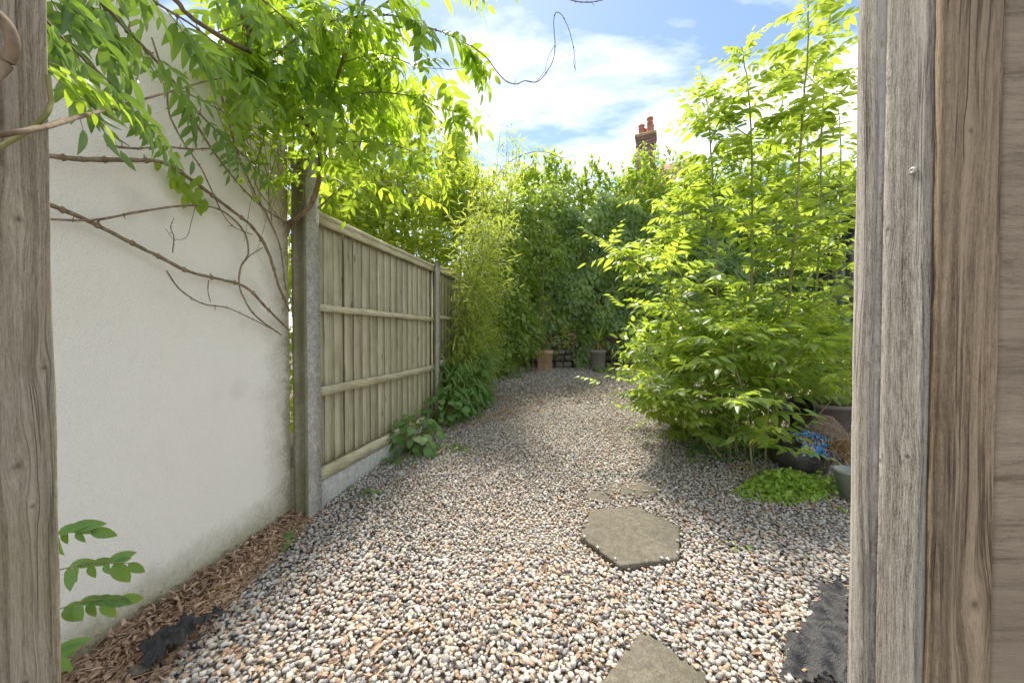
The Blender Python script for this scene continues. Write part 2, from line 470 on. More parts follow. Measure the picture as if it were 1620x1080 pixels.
MAT['trug'] = mat_simple('dusty_dark_rubber', (.06, .052, .048), .38, .5, 9, .35, .5, .01)
MAT['wicker'] = mat_simple('brown_wicker', (.20, .15, .105), .8, .45, 40, .4)
MAT['planter'] = mat_simple('taupe_planter', (.16, .13, .11), .7, .25, 12, .2)
MAT['dkgreen'] = mat_simple('dark_green_paint', (.045, .06, .055), .55, .3, 9, .25)
MAT['midgreen'] = mat_simple('green_paint_with_glint', (.10, .13, .11), .5, .3, 9, .25)  # paler green; on the shed boards it stands in for sun glints
MAT['paleboard'] = mat_simple('pale_grey_board', (.50, .50, .50), .7, .15, 15, .2)
MAT['screw'] = mat_simple('zinc_screw', (.55, .55, .53), .35, .1, 60, .05, .6)
MAT['porcelain'] = mat_simple('cream_knob', (.6, .57, .5), .4, .1, 60, .05, .5)
MAT['snail'] = mat_simple('snail_shell', (.15, .09, .06), .5, .4, 150, .3)
MAT['rubble'] = mat_simple('rubble_stone', (.27, .245, .19), .9, .4, 10, .7, .2, .012, .6)
MAT['roof'] = mat_simple('roof_tile', (.24, .13, .09), .85, .3, 6, .5)
MAT['soot'] = mat_simple('sooty_pot_rim', (.09, .06, .05), .9, .3, 6, .3)
MAT['lichen'] = mat_simple('lichen_covered_cap', (.46, .36, .16), .9, .35, 4, .4)

def mat_brick():
    M = NT('brickwork')
    x = M.sep(M.coord())
    b = M.n('ShaderNodeTexBrick')
    M.set(b.inputs['Vector'], M.comb(M.math('ADD', x[0], x[1]), x[2], 0.0))
    b.inputs['Color1'].default_value = (.20, .10, .075, 1); b.inputs['Color2'].default_value = (.31, .17, .12, 1)
    b.inputs['Mortar'].default_value = (.33, .28, .23, 1)
    b.inputs['Scale'].default_value = 1.0; b.inputs['Brick Width'].default_value = .225; b.inputs['Row Height'].default_value = .085
    b.inputs['Mortar Size'].default_value = .012
    c = M.mix(M.ramp(M.noise(M.geo(), 2.5, 5), [(.4, 0.0), (.7, .6)]), b.outputs['Color'], (.13, .10, .085))
    return M.done(M.prin(c, .9, M.bump(b.outputs['Fac'], .6, -.01), .2))
MAT['brick'] = mat_brick()

def mat_pebble():
    M = NT('pebble')
    c = M.attr('tone', 'Color')
    p = M.geo()
    v = M.noise(p, 70, 5, .6)
    c = M.mix(M.ramp(v, [(.35, 0.0), (.7, .42)]), c, (.20, .17, .14))
    v2 = M.noise(p, 160, 2)
    c = M.mix(M.ramp(v2, [(.55, 0.0), (.75, .35)]), c, (.62, .58, .5))
    return M.done(M.prin(c, .62, M.bump(M.noise(p, 220, 3), .25, .002), .35))
MAT['pebble'] = mat_pebble()

def mat_bag():
    M = NT('printed_compost_bag')
    p = M.coord()
    f = M.noise(p, 8, 2, .5, 1.8)
    f2 = M.noise(M.map(p, (1, 1, 1), (3, 1, 2)), 13, 3, .55, 1.2)
    c = M.ramp(f, [(0.0, (.012, .016, .045)), (.41, (.015, .04, .13)), (.44, (.02, .17, .40)), (.485, (.02, .25, .50)), (.515, (.50, .26, .05)), (.535, (.014, .018, .05)), (.60, (.42, .33, .22)), (.63, (.014, .02, .06))], 'CONSTANT')
    c = M.mix(M.ramp(f2, [(.60, 0.0), (.63, .9)]), c, (.45, .33, .18))
    return M.done(M.prin(c, .32, M.bump(M.noise(p, 30, 4), .6, .008), .5))
MAT['bag'] = mat_bag()

def mat_clear():
    M = NT('cloudy_clear_plastic')
    return M.done(M.prin((.62, .64, .58), .25, M.bump(M.noise(M.geo(), 25, 3), .5, .01), .5, **{'Transmission Weight': .55, 'IOR': 1.3}))
MAT['clear'] = mat_clear()

# ------------------------------------------------------------------ leaves
def blade(L=1, W=.4, n=4, fold=.12, droop=.15, peak=.42, acum=1.0):
    """one leaf along +X, normal +Z: (verts, quad/tri faces)"""
    V = []; Fs = []
    ts = np.linspace(0, 1, n + 1)
    for i, t in enumerate(ts):
        if i in (0, n): 
            V.append((t * L, 0, -droop * L * t * t)); continue
        wv = W * .5 * (math.sin(math.pi * t ** (math.log(.5) / math.log(peak)))) ** acum
        z = -droop * L * t * t
        V += [(t * L, wv, z + fold * wv), (t * L, 0, z), (t * L, -wv, z + fold * wv)]
    Fs += [(0, 2, 1), (0, 3, 2)]
    for i in range(1, n - 1):
        a = 1 + (i - 1) * 3; b = a + 3
        Fs += [(a, a + 1, b + 1, b), (a + 1, a + 2, b + 2, b + 1)]
    a = 1 + (n - 2) * 3; e = a + 3
    Fs += [(a, a + 1, e), (a + 1, a + 2, e)]
    return np.array(V), Fs
def frames(d, n):
    d = d / (np.linalg.norm(d, axis=1)[:, None] + 1e-9)
    y = np.cross(n, d); y /= np.linalg.norm(y, axis=1)[:, None] + 1e-9
    z = np.cross(d, y)
    return np.stack((d, y, z), axis=2)          # columns
def cloud(mb, tpl, pos, d, nrm, size, tint=None):
    V, Fs = tpl
    N = len(pos)
    if N == 0: return
    M = frames(d, nrm)
    W = np.einsum('nij,kj->nki', M, V) * np.asarray(size)[:, None, None] + pos[:, None, :]
    t = rng.random(N) if tint is None else tint
    t = np.repeat(t, len(V))
    mb.v.append(W.reshape(-1, 3)); mb.t.append(t)
    for k in sorted(set(len(f) for f in Fs)):
        f = np.array([q for q in Fs if len(q) == k])
        mb.f.append(((np.arange(N) * len(V))[:, None, None] + f[None] + mb.n).reshape(-1, k))
    mb.n += N * len(V)
def unit(N):
    a = rng.normal(size=(N, 3)); return a / np.linalg.norm(a, axis=1)[:, None]
def pinnate(name, mat, pairs=5, L=.3, ll=.07, lw=.03, droop=.25, hang=.35, seed=0, mn=4):
    """a compound leaf: rachis along +X with paired leaflets and one at the tip"""
    r = np.random.default_rng(seed)
    mb = MB()
    def rp(t): return np.array((L * t, .02 * L * math.sin(3 * t + seed), -droop * L * t * t))
    pts = np.array([rp(t) for t in np.linspace(0, 1, 7)])
    tube(mb, pts, .0016, .0008, 3, smooth=False, tint=.9)
    pos, ds, ns, sz = [], [], [], []
    for i in range(pairs):
        t = .22 + .74 * i / (pairs - .3) + r.normal(0, .012)
        for s in (-1, 1):
            if r.random() < .05: continue
            an = math.radians(62 - 22 * t + r.normal(0, 9))
            dd = np.array((math.cos(an), s * math.sin(an), -hang - 2 * droop * t * math.cos(an) + r.normal(0, .15)))
            nn = np.array((.12 * r.normal(), .25 * r.normal() - s * .18, 1.0))
            pos.append(rp(t)); ds.append(dd); ns.append(nn)
            sz.append(ll * (.72 + .5 * math.sin(math.pi * min(1, t + .12))) * (1 + r.normal(0, .1)))
    pos.append(rp(1)); ds.append(np.array((1, r.normal(0, .2), -.5 * hang - 2 * droop))); ns.append(np.array((.3, .2 * r.normal(), 1))); sz.append(ll * 1.1)
    for k in range(len(pos)):
        tpl = blade(1, lw / ll, mn, .10 + .3 * r.random(), .1 + .3 * r.random(), .40, .85)
        cloud(mb, tpl, np.array([pos[k]]), np.array([ds[k]]), np.array([ns[k]]), np.array([sz[k]]), np.array([r.random()]))
    me = mb.mesh(name, smooth=True)
    me.materials.append(mat)
    return me
def place(me, name, parent, pos, d, up=(0, 0, 1), scale=1.0):
    d = Vector(d).normalized(); up = Vector(up)
    y = up.cross(d)
    if y.length < 1e-4: y = Vector((1, 0, 0)).cross(d)
    y.normalize(); z = d.cross(y)
    M = Matrix((d, y, z)).transposed().to_4x4() @ Matrix.Scale(scale, 4)
    M.translation = Vector(np.asarray(pos, float) - ORG.get(parent.name, np.zeros(3)))
    o = bpy.data.objects.new(name, me)
    COL.objects.link(o); o.parent = parent
    o.matrix_local = M
    return o

#==SETTING==
# ------------------------------------------------------------------ ground and gravel
def sheet(xs, ys, dz, name, mat, kind):
    X, Y = np.meshgrid(xs, ys)
    V = np.stack((X, Y, g(Y) + dz), -1).reshape(-1, 3)
    n, m = len(xs), len(ys)
    i = np.arange(m - 1)[:, None] * n; j = np.arange(n - 1)[None]
    Fq = np.stack((i + j, i + j + 1, i + n + j + 1, i + n + j), -1).reshape(-1, 4)
    return MB().add(V, Fq).build(name, mat, smooth=True, kind=kind)
sheet(np.concatenate(([-300, -60], np.linspace(-8, 12, 41), [60, 300])), np.concatenate(([-200, -30], np.linspace(-3, 12, 61), [40, 120, 400])), -.012, 'ground', MAT['soil'], 'structure')
FA = np.array((-1.278, 2.37))                  # near end of the fence, on its front face
FE = np.array((.203, .979)); FN = np.array((.979, -.203))
def fp(s, off, z): q = FA + FE * s + FN * off; return np.array((q[0], q[1], z))
def fence_x(Y): return -1.44 + .207 * (Y - 2.3) + np.where(Y > 2.3, .11, 0)

path = sheet(np.linspace(-1.9, 7, 60), np.linspace(.3, 9.0, 60), 0.0, 'gravel_path', MAT['gravel_base'], 'structure')
PAL = np.array([(.58, .55, .49), (.52, .49, .435), (.44, .42, .39), (.32, .315, .32), (.20, .20, .21), (.50, .42, .32), (.43, .31, .20), (.36, .22, .14), (.60, .56, .50), (.52, .46, .43), (.11, .11, .12), (.66, .64, .59)])
PW_ = np.array([.16, .14, .11, .10, .07, .13, .09, .07, .08, .06, .03, .03]); PW_ /= PW_.sum()
def ico(sub):
    import bmesh
    b = bmesh.new(); bmesh.ops.create_icosphere(b, subdivisions=sub, radius=.5)
    V = np.array([v.co[:] for v in b.verts]); Fs = np.array([[v.index for v in f.verts] for f in b.faces]); b.free()
    return V, Fs
ICO1, ICO2 = ico(1), ico(2)
def rot_random(N, flat=.35):
    a = rng.random(N) * 2 * math.pi; tx = rng.normal(0, flat, N); ty = rng.normal(0, flat, N)
    ca, sa = np.cos(a), np.sin(a)
    Rz = np.zeros((N, 3, 3)); Rz[:, 0, 0] = ca; Rz[:, 0, 1] = -sa; Rz[:, 1, 0] = sa; Rz[:, 1, 1] = ca; Rz[:, 2, 2] = 1
    Rx = np.zeros((N, 3, 3)); Rx[:, 0, 0] = 1; Rx[:, 1, 1] = np.cos(tx); Rx[:, 1, 2] = -np.sin(tx); Rx[:, 2, 1] = np.sin(tx); Rx[:, 2, 2] = np.cos(tx)
    Ry = np.zeros((N, 3, 3)); Ry[:, 1, 1] = 1; Ry[:, 0, 0] = np.cos(ty); Ry[:, 0, 2] = np.sin(ty); Ry[:, 2, 0] = -np.sin(ty); Ry[:, 2, 2] = np.cos(ty)
    return Rx @ Ry @ Rz
# slabs (traced on the ground, thick)
SLABS = [
    [(918, 847), (934, 805), (1010, 800), (1075, 831), (1075, 883), (981, 894)],
    [(922, 786), (948, 767), (1020, 761), (1042, 776), (1030, 790), (955, 794)],
    [(1016, 995), (1121, 1066), (1128, 1180), (1020, 1270), (900, 1190), (951, 1076)]]
SLAB_Z = [.037, .017, .034]
SLAB_XY = [[G(u, v, z)[:2] for u, v in s] for s, z in zip(SLABS, SLAB_Z)]
def inside(poly, P2, grow=0.0):
    poly = np.array(poly); c = poly.mean(0); poly = c + (poly - c) * (1 + grow)
    x, y = P2[:, 0], P2[:, 1]
    r = np.zeros(len(P2), bool)
    for i in range(len(poly)):
        (x1, y1), (x2, y2) = poly[i], poly[i - 1]
        cnd = ((y1 > y) != (y2 > y)) & (x < (x2 - x1) * (y - y1) / (y2 - y1 + 1e-12) + x1)
        r ^= cnd
    return r
def litter_edge(Y):
    """x up to which dead leaves cover the ground beside the wall"""
    return np.where(Y < 2.35, -1.44 + .207 * (Y - 2.3) + .05 + .27 * np.clip((2.45 - Y) / 1.1, 0, 1.2), -9)
def scatter_grid(x0, x1, y0, y1, step, jit=.55):
    xs = np.arange(x0, x1, step); ys = np.arange(y0, y1, step)
    X, Y = np.meshgrid(xs, ys)
    P2 = np.stack((X.ravel(), Y.ravel()), 1) + rng.uniform(-jit, jit, (X.size, 2)) * step
    return P2
def pebbles(P2, lo, hi, tpl, layer):
    """returns (positions, per pebble 3x3, colours) filtered to the visible yard"""
    x, y = P2[:, 0], P2[:, 1]
    ok = (x > fence_x(y) + .01) & (x > litter_edge(y) + rng.normal(0, .045, len(x))) & (np.abs(x) < 1.12 * y + .25) & (y < 8.95)
    ok &= ~(inside(SLAB_XY[0], P2, .03) & ((rng.random(len(x)) < .6) | inside(SLAB_XY[0], P2, -.05))) & ~(inside(SLAB_XY[2], P2, .03) & ((rng.random(len(x)) < .6) | inside(SLAB_XY[2], P2, -.05)))
    half = inside(SLAB_XY[1], P2, -.02)
    ok &= ~half | ((rng.random(len(x)) < .30) & (layer == 1) & (np.sin(x * 9 + y * 5) > -.1))
    P2 = P2[ok]; half = half[ok]
    N = len(P2)
    s = rng.uniform(lo, hi, N) * np.where(rng.random(N) < .06, 1.4, 1)
    sc = np.stack((s, s * rng.uniform(.62, .95, N), s * rng.uniform(.38, .64, N)), 1)
    M = rot_random(N) * sc[:, None, :]
    bump_ = .012 * np.sin(P2[:, 0] * 3.1 + 1) * np.sin(P2[:, 1] * 2.3)
    z = g(P2[:, 1]) + bump_ + (rng.uniform(.001, .006, N) if layer == 0 else rng.uniform(.012, .021, N))
    z = np.where(half, g(P2[:, 1]) + .024, z)
    z = np.where(inside(SLAB_XY[0], P2, .0) | inside(SLAB_XY[2], P2, .0), g(P2[:, 1]) + (.042 if layer else .0), z)
    col = PAL[rng.choice(len(PAL), N, p=PW_)] * rng.uniform(.76, 1.12, (N, 1)) * rng.uniform(.96, 1.04, (N, 3))
    return np.column_stack((P2, z)), M, np.clip(col * .92, .03, .8), tpl
batches = [pebbles(scatter_grid(-1.8, 2.3, 1.1, 1.9, .0190), .014, .0295, ICO2, 1),
           pebbles(scatter_grid(-1.8, 2.8, 1.1, 2.3, .028), .020, .036, ICO1, 0),
           pebbles(scatter_grid(-1.7, 3.4, 1.9, 2.9, .0192), .015, .0305, ICO1, 1),
           pebbles(scatter_grid(-1.4, 5.0, 2.9, 4.9, .0212), .017, .0315, ICO1, 1),
           pebbles(scatter_grid(-1.2, 5.6, 4.9, 9.0, .036), .026, .046, ICO1, 1)]
mbg = MB()
near = batches[0]
order = np.argsort(near[0][:, 1] + rng.random(len(near[0])) * .06)
inview = np.array([i for i in order if abs(near[0][i, 0]) < .93 * near[0][i, 1] and near[0][i, 1] > 1.29])
solo = set(inview[:300].tolist())
for bi, (pos, M, col, (V, Fs)) in enumerate(batches):
    keep = np.array([i not in solo for i in range(len(pos))]) if bi == 0 else np.ones(len(pos), bool)
    p_, M_, c_ = pos[keep], M[keep], col[keep]
    N = len(p_)
    Vn = V[None] * (1 + rng.normal(0, 1, (N, len(V), 1)) * np.where(rng.random(N) < .35, .15, .06)[:, None, None])
    W = np.einsum('nij,nkj->nki', M_, Vn) + p_[:, None, :]
    mbg.v.append(W.reshape(-1, 3)); mbg.t.append(np.repeat(rng.random(N), len(V)))
    mbg.c.append(np.repeat(np.column_stack((c_, np.ones(N))), len(V), 0))
    mbg.f.append(((np.arange(N) * len(V))[:, None, None] + Fs[None] + mbg.n).reshape(-1, 3)); mbg.n += N * len(V)
mbg.build('gravel', MAT['pebble'], path, smooth=True, kind='stuff')
for i in sorted(solo):
    V, Fs = ICO2
    Vn = (V * (1 + rng.normal(0, .06, (len(V), 1)))) @ near[1][i].T
    mb = MB(); mb.add(Vn, Fs, .5, np.tile(np.append(near[2][i], 1), (len(V), 1)))
    o = bpy.data.objects.new('pebble', mb.mesh('pebble', smooth=True)); o.data.materials.append(MAT['pebble'])
    COL.objects.link(o); o.parent = path; o.location = near[0][i]
# stepping stones
SL = ['hexagonal concrete stepping stone lying clear of the gravel, whole in view', 'dark stepping stone almost buried in pebbles, farthest from the gate', 'concrete stepping stone nearest the gate with its corner pointing to the fence']
for k, (xy, z) in enumerate(zip(SLAB_XY, SLAB_Z)):
    xy = np.array(xy); c = xy.mean(0)
    r = []
    m = 10
    for i in range(6):
        a, b = xy[i], xy[(i + 1) % 6]
        for t in np.linspace(0, 1, m, endpoint=False): r.append(a * (1 - t) + b * t)
    r = np.array(r); n = len(r)
    r = c + (r - c) * (1 + rng.normal(0, .0045, (n, 1)) - .02 * (rng.random((n, 1)) < .06))
    V = []
    zt = g(r[:, 1]) + z
    rings = [(1.0, -.045), (1.0, -.007), (.985, -.001), (.955, .001), (.55, .002 + 0)]
    for sc, dz in rings:
        q = c + (r - c) * sc
        V.append(np.column_stack((q, zt + dz + rng.normal(0, .0008, n))))
    V = np.concatenate(V + [np.array([[c[0], c[1], float(g(c[1])) + z + .002]])])
    Fs = [(a * n + i, a * n + (i + 1) % n, (a + 1) * n + (i + 1) % n, (a + 1) * n + i) for a in range(4) for i in range(n)]
    Fs += [(4 * n + i, 4 * n + (i + 1) % n, 5 * n) for i in range(n)]
    mb = MB().add(V, Fs)
    o = mb.build('stepping_stone', MAT['slab'], smooth=False, origin=(c[0], c[1], float(g(c[1]))))
    tag(o, SL[k], 'stepping stone', 'stepping stones in the gravel')

# ------------------------------------------------------------------ white rendered wall
WTOP = 2.60
def wx(Y): return -1.44 + WD * (Y - 2.3)
mb = MB()
ys = np.linspace(-.6, 2.289, 60); zs = np.linspace(-.35, WTOP, 60)
YY, ZZ = np.meshgrid(ys, zs)
fr = np.stack((wx(YY) + .0025 * np.sin(YY * 5 + ZZ * 3) + rng.normal(0, .0006, YY.shape), YY, ZZ), -1).reshape(-1, 3)
n = 60
i = np.arange(59)[:, None] * n; j = np.arange(59)[None]
mb.add(fr, np.stack((i + j, i + j + 1, i + n + j + 1, i + n + j), -1).reshape(-1, 4))
bk = [(wx(-.6) - .22, -.6, -.35), (wx(2.289) - .22, 2.32, -.35), (wx(2.289) - .22, 2.32, WTOP), (wx(-.6) - .22, -.6, WTOP)]
e0, e1, e2, e3 = fr[0], fr[n - 1], fr[-1], fr[-n]
mb.add([e0, e1, e2, e3] + bk, [(1, 5, 6, 2), (3, 2, 6, 7), (0, 3, 7, 4), (5, 4, 7, 6)])
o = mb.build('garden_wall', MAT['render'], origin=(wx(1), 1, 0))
tag(o, 'white roughcast rendered wall on the left with green stain along its foot', 'wall')

# ------------------------------------------------------------------ fence: posts, panels, gravel boards
def hpost(name, s, top, label, mat):
    """concrete post with slots towards both neighbours"""
    a, b, d, w_ = .115, .11, .028, .05
    pr = [(0, 0), (0, (b - w_) / 2), (d, (b - w_) / 2 + .004), (d, (b + w_) / 2 - .004), (0, (b + w_) / 2), (0, b), (a, b), (a, (b + w_) / 2), (a - d, (b + w_) / 2 - .004), (a - d, (b - w_) / 2 + .004), (a, (b - w_) / 2), (a, 0)]
    mb = MB(); V = []
    zb = float(g(FA[1] + s)) - .4
    nseg = 24
    for k in range(nseg + 1):
        z = zb + (top - zb) * k / nseg
        for q, t in pr: V.append(fp(s + q + rng.normal(0, .0012), -t + rng.normal(0, .0012), z))
    m = len(pr)
    Fs = [(k * m + i, (k + 1) * m + i, (k + 1) * m + (i + 1) % m, k * m + (i + 1) % m) for k in range(nseg) for i in range(m)]
    Fs += [tuple(nseg * m + i for i in (0, 1, 2, 9, 10, 11)), tuple(nseg * m + i for i in (2, 3, 8, 9)), tuple(nseg * m + i for i in (3, 4, 5, 6, 7, 8))]
    mb.add(V, Fs)
    o = mb.build(name, MAT['concrete'], origin=fp(s, 0, zb + .4))
    o.data.materials.append(mat)
    for k, pl in enumerate(o.data.polygons): pl.material_index = 0 if k < nseg * m and k % m == 11 else 1
    tag(o, label, 'fence post', 'concrete fence posts')
    return o
PS = [-.122, 1.868, 3.86, 5.85]
PT = [2.30, 2.0, 1.98, 1.96]
PL = ['speckled concrete fence post beside the white wall, vine over its top', 'pale concrete fence post at the far end of the bare panel', 'thin looking concrete post half hidden by bamboo', 'concrete fence post buried in the creeper corner']
for s, t, l in zip(PS, PT, PL): hpost('fence_post', s, t, l, MAT['concrete_green'])
mb = MB(); box(mb, fp(-.150, -.085, -.2), np.append(FE * .027, 0), np.append(FN * .05, 0), (0, 0, .16))
tag(mb.build('concrete_block', MAT['concrete_green'], origin=fp(-.15, -.06, -.1)), 'small stained concrete block in the slot at the foot of the near post', 'block')
def panel(s0, L, label, seed, nb=17, full=True):
    r = np.random.default_rng(seed)
    z0, z1 = .131 + .0 * s0, 1.955
    rise = float(g(FA[1] + s0) - g(FA[1])) * .35 * (s0 > 1)
    z0 += rise; z1 += rise * .5
    t = thing('timber_fence', label, 'fence', fp(s0, -.05, z0), 'timber fence panels')
    step = L / nb
    zl = np.array((0, 0, 1.0))
    for k in range(nb):
        a = s0 + k * step + r.normal(0, .002)
        wd = step * 1.12
        mb = MB()
        # feather edged board: its thick edge laps over the thin edge of the one before
        tk = .011 + r.uniform(0, .004); tn = .012 + r.uniform(0, .006)
        zt = z1 - .012 + r.normal(0, .003); zb = z0 + .01 + r.normal(0, .002)
        sk = r.normal(0, .004); gp = r.uniform(.009, .015)
        ns = 10; V = []
        for i in range(ns + 1):
            z = zb + (zt - zb) * i / ns; dx = sk * i / ns + r.normal(0, .0007)
            w0 = r.normal(0, .0008)
            V += [fp(a + dx + .026, -.098, z), fp(a + dx, -.080 + tk + w0, z), fp(a + dx + .003, -.079 + tk + w0, z), fp(a + step - gp + dx, -.080 + tn + w0, z), fp(a + step - gp + dx, -.112, z), fp(a + step + .030 + dx, -.112, z), fp(a + step + .030 + dx, -.118, z), fp(a + dx + .026, -.118, z)]
        Fs = [(i * 8 + q, i * 8 + 8 + q, i * 8 + 8 + (q + 1) % 8, i * 8 + (q + 1) % 8) for i in range(ns) for q in range(8)] + [tuple(range(8)), tuple(ns * 8 + q for q in range(7, -1, -1))]
        mb.add(V, Fs)
        mb.build('board', MAT['fence_wood'], t)
    for nm, zc, hh, bow in (('rail', 1.315, .045, .003), ('rail', .748, .062, -.006), ('rail', .182, .085, 0)):
        zc += rise * .75
        mb = MB(); V = []; ns = 12
        for i in range(ns + 1):
            q = i / ns; s = s0 + L * q
            dz = bow * math.sin(q * math.pi) + r.normal(0, .0015)
            h2 = hh / 2 + r.normal(0, .0014)
            of = -.022 + r.normal(0, .001)
            V += [fp(s, of, zc + dz - h2), fp(s, of, zc + dz + h2 - .004), fp(s, of - .006, zc + dz + h2), fp(s, -.055, zc + dz + h2), fp(s, -.055, zc + dz - h2)]
        Fs = [(i * 5 + q, i * 5 + 5 + q, i * 5 + 5 + (q + 1) % 5, i * 5 + (q + 1) % 5) for i in range(ns) for q in range(5)] + [(0, 1, 2, 3, 4), tuple(ns * 5 + q for q in (4, 3, 2, 1, 0))]
        mb.add(V, Fs).build(nm, MAT['rail_wood'], t)
    mb = MB()
    bevbox(mb, fp(s0, -.088, z1 - .025), np.append(FN * .072, 0), (0, 0, .030), np.append(FE * L, 0), .004, 10, .0012)
    mb.build('capping_rail', MAT['rail_wood'], t)
    mb = MB()
    bevbox(mb, fp(s0, -.022, z1 - .072), np.append(FN * -.034, 0), (0, 0, .047), np.append(FE * L, 0), .003, 10, .0012)
    mb.build('rail', MAT['rail_wood'], t)
    for side in (0, L - .03):                          # end battens
        mb = MB(); box(mb, fp(s0 + side + .001, -.056, z0 + .005), np.append(FE * .028, 0), np.append(FN * .020, 0), (0, 0, z1 - z0 - .085))
        mb.build('end_batten', MAT['fence_wood'], t)
    mb = MB(); bevbox(mb, fp(s0, -.08, z0 - .31), np.append(FN * .05, 0), (0, 0, .308), np.append(FE * L, 0), .005, 8, .0008)
    o = mb.build('gravel_board', MAT['concrete_pale'], origin=fp(s0, -.05, z0 - .2))
    return o
GL = ['pale concrete gravel board under the bare fence panel', 'concrete gravel board behind the bamboo', 'concrete gravel board in the far corner']
for k, (s, l) in enumerate(((0, 'bare close-boarded timber fence panel with greenish boards, nearest the gate'), (1.99, 'close-boarded fence panel hidden behind the bamboo'), (3.98, 'timber fence panel in the far corner under creeper'))):
    o = panel(s - .004, 1.87, l, 3 + k)
    tag(o, GL[k], 'gravel board', 'concrete gravel boards')

# ------------------------------------------------------------------ gate posts (close to the lens)
def rough_post(mb, prof, z0, z1, nz=150, wob=.0012, chips=()):
    """upright timber of polygonal section, its faces and arrises uneven"""
    prof = np.array(prof, float); m0 = len(prof)
    pr = []
    for i in range(m0):                               # split long sides so that they can be uneven
        a, b = prof[i], prof[(i + 1) % m0]
        k = max(1, int(np.linalg.norm(b - a) / .006))
        for t in np.linspace(0, 1, k, endpoint=False): pr.append(a * (1 - t) + b * t)
    pr = np.array(pr); m = len(pr); c = prof.mean(0)
    zs = np.linspace(z0, z1, nz)
    ph = rng.random(m) * 6.28
    low = np.zeros((nz, m))
    w1 = np.cumsum(rng.normal(0, 1, (nz, m)), 0); w1 -= w1.mean(0)
    ker = np.ones(9) / 9
    nzv = rng.normal(0, 1, (nz, m))
    for i in range(m): nzv[:, i] = np.convolve(nzv[:, i], ker, 'same') * 2.2
    V = np.zeros((nz, m, 3))
    dirs = (pr - c); dirs /= np.linalg.norm(dirs, axis=1)[:, None]
    off = wob * nzv
    V[:, :, :2] = pr[None] + dirs[None] * off[:, :, None]
    V[:, :, 2] = zs[:, None]
    i = np.arange(nz - 1)[:, None] * m; j = np.arange(m)[None]; j2 = (j + 1) % m
    mb.add(V.reshape(-1, 3), np.stack((i + j, i + j2, i + m + j2, i + m + j), -1).reshape(-1, 4))
    mb.add(V[-1], [tuple(range(m))])
LPX = -.575
t = thing('gate_post', 'left gate post of rough knotty brown timber, vine stems across it', 'gate post', (-.62, .40, -.15), 'gate posts')
mb = MB(); rough_post(mb, [(LPX, .33), (LPX, .443), (LPX - .006, .449), (LPX - .1, .449), (LPX - .1, .33)], -.2, 2.5, wob=.0008)
mb.build('post', MAT['post_wood'], t, smooth=True)
mb = MB()
c = P(5, 240, .392); 
for k in range(1):
    lathe(mb, (LPX + .0005, c[1], c[2]), [(0, .006), (.003, .0055), (.0048, .003), (.005, 0)], 16, Matrix.Rotation(R(90), 4, 'Y'))
mb.build('knob', MAT['porcelain'], t, smooth=True)
# right: post with a chamfer and a long crack, then two boards that face the camera
RX = .426
t = thing('gate_post', 'right gate post of silver grey timber with a long crack and a screw', 'gate post', (.49, .40, -.15), 'gate posts')
mb = MB()
rough_post(mb, [(RX + .004, .4465), (RX, .438), (RX, .4145), (RX + .005, .4115), (RX + .0005, .4085), (RX, .383), (RX, .3625), (RX + .05, .3615), (RX + .05, .4500), (RX + .012, .4500)][::-1], -.2, 2.5, wob=.0006)
mb.build('post', MAT['post_grey'], t, smooth=True)
mb = MB()
sc_ = P(1440, 270, .379)
lathe(mb, (RX - .001, sc_[1], sc_[2]), [(0, .0002), (.0012, .0002), (.0013, .0008), (.0026, .0009), (.0034, .0003), (.0036, -.001)], 18, Matrix.Rotation(R(-90), 4, 'Y'))
mb.build('screw', MAT['screw'], t, smooth=True)
t = thing('gate_boarding', 'dark brown boards beside the right gate post', 'gate', (.55, .35, -.15))
mb = MB(); rough_post(mb, [(RX + .0005, .3520), (RX + .003, .3505), (RX + .0548, .3505), (RX + .0548, .3612), (RX + .0005, .3612)], -.2, 2.5, wob=.0005)
mb.build('board', MAT['post_brown'], t, smooth=True)
mb = MB(); rough_post(mb, [(RX + .0600, .3545), (RX + .22, .3545), (RX + .22, .376), (RX + .0600, .376)], -.2, 2.5, wob=.0005)
mb.build('board', MAT['post_saw'], t, smooth=True)
#==BACK==
# ------------------------------------------------------------------ back boundary: rubble plinth, lap fence, houses beyond
BY = 9.15
t = thing('rubble_wall', 'low rubble stone wall along the back under the creeper', 'wall', (3, BY, .2))
mb = MB(); box(mb, (-.3, BY + .02, 0), (9, 0, 0), (0, .25, 0), (0, 0, .80)); mb.build('core', MAT['soil'], t)
x = -.2
for row, (zc, hh) in enumerate(((.36, .20), (.55, .17), (.71, .15))):
    x = -.2 + row * .13
    while x < 6.2:
        wd = random.uniform(.22, .48)
        V, Fs = ICO2
        q = np.sign(V) * np.abs(V * 2) ** .55 * .5
        q = q * (1 + rng.normal(0, .05, (len(V), 1))) * np.array((wd * .97, .22, hh * .97))
        mb = MB().add(q + np.array((x + wd / 2, BY + rng.normal(0, .012), zc)), Fs, random.random())
        mb.build('stone', MAT['rubble'], t, smooth=True)
        x += wd
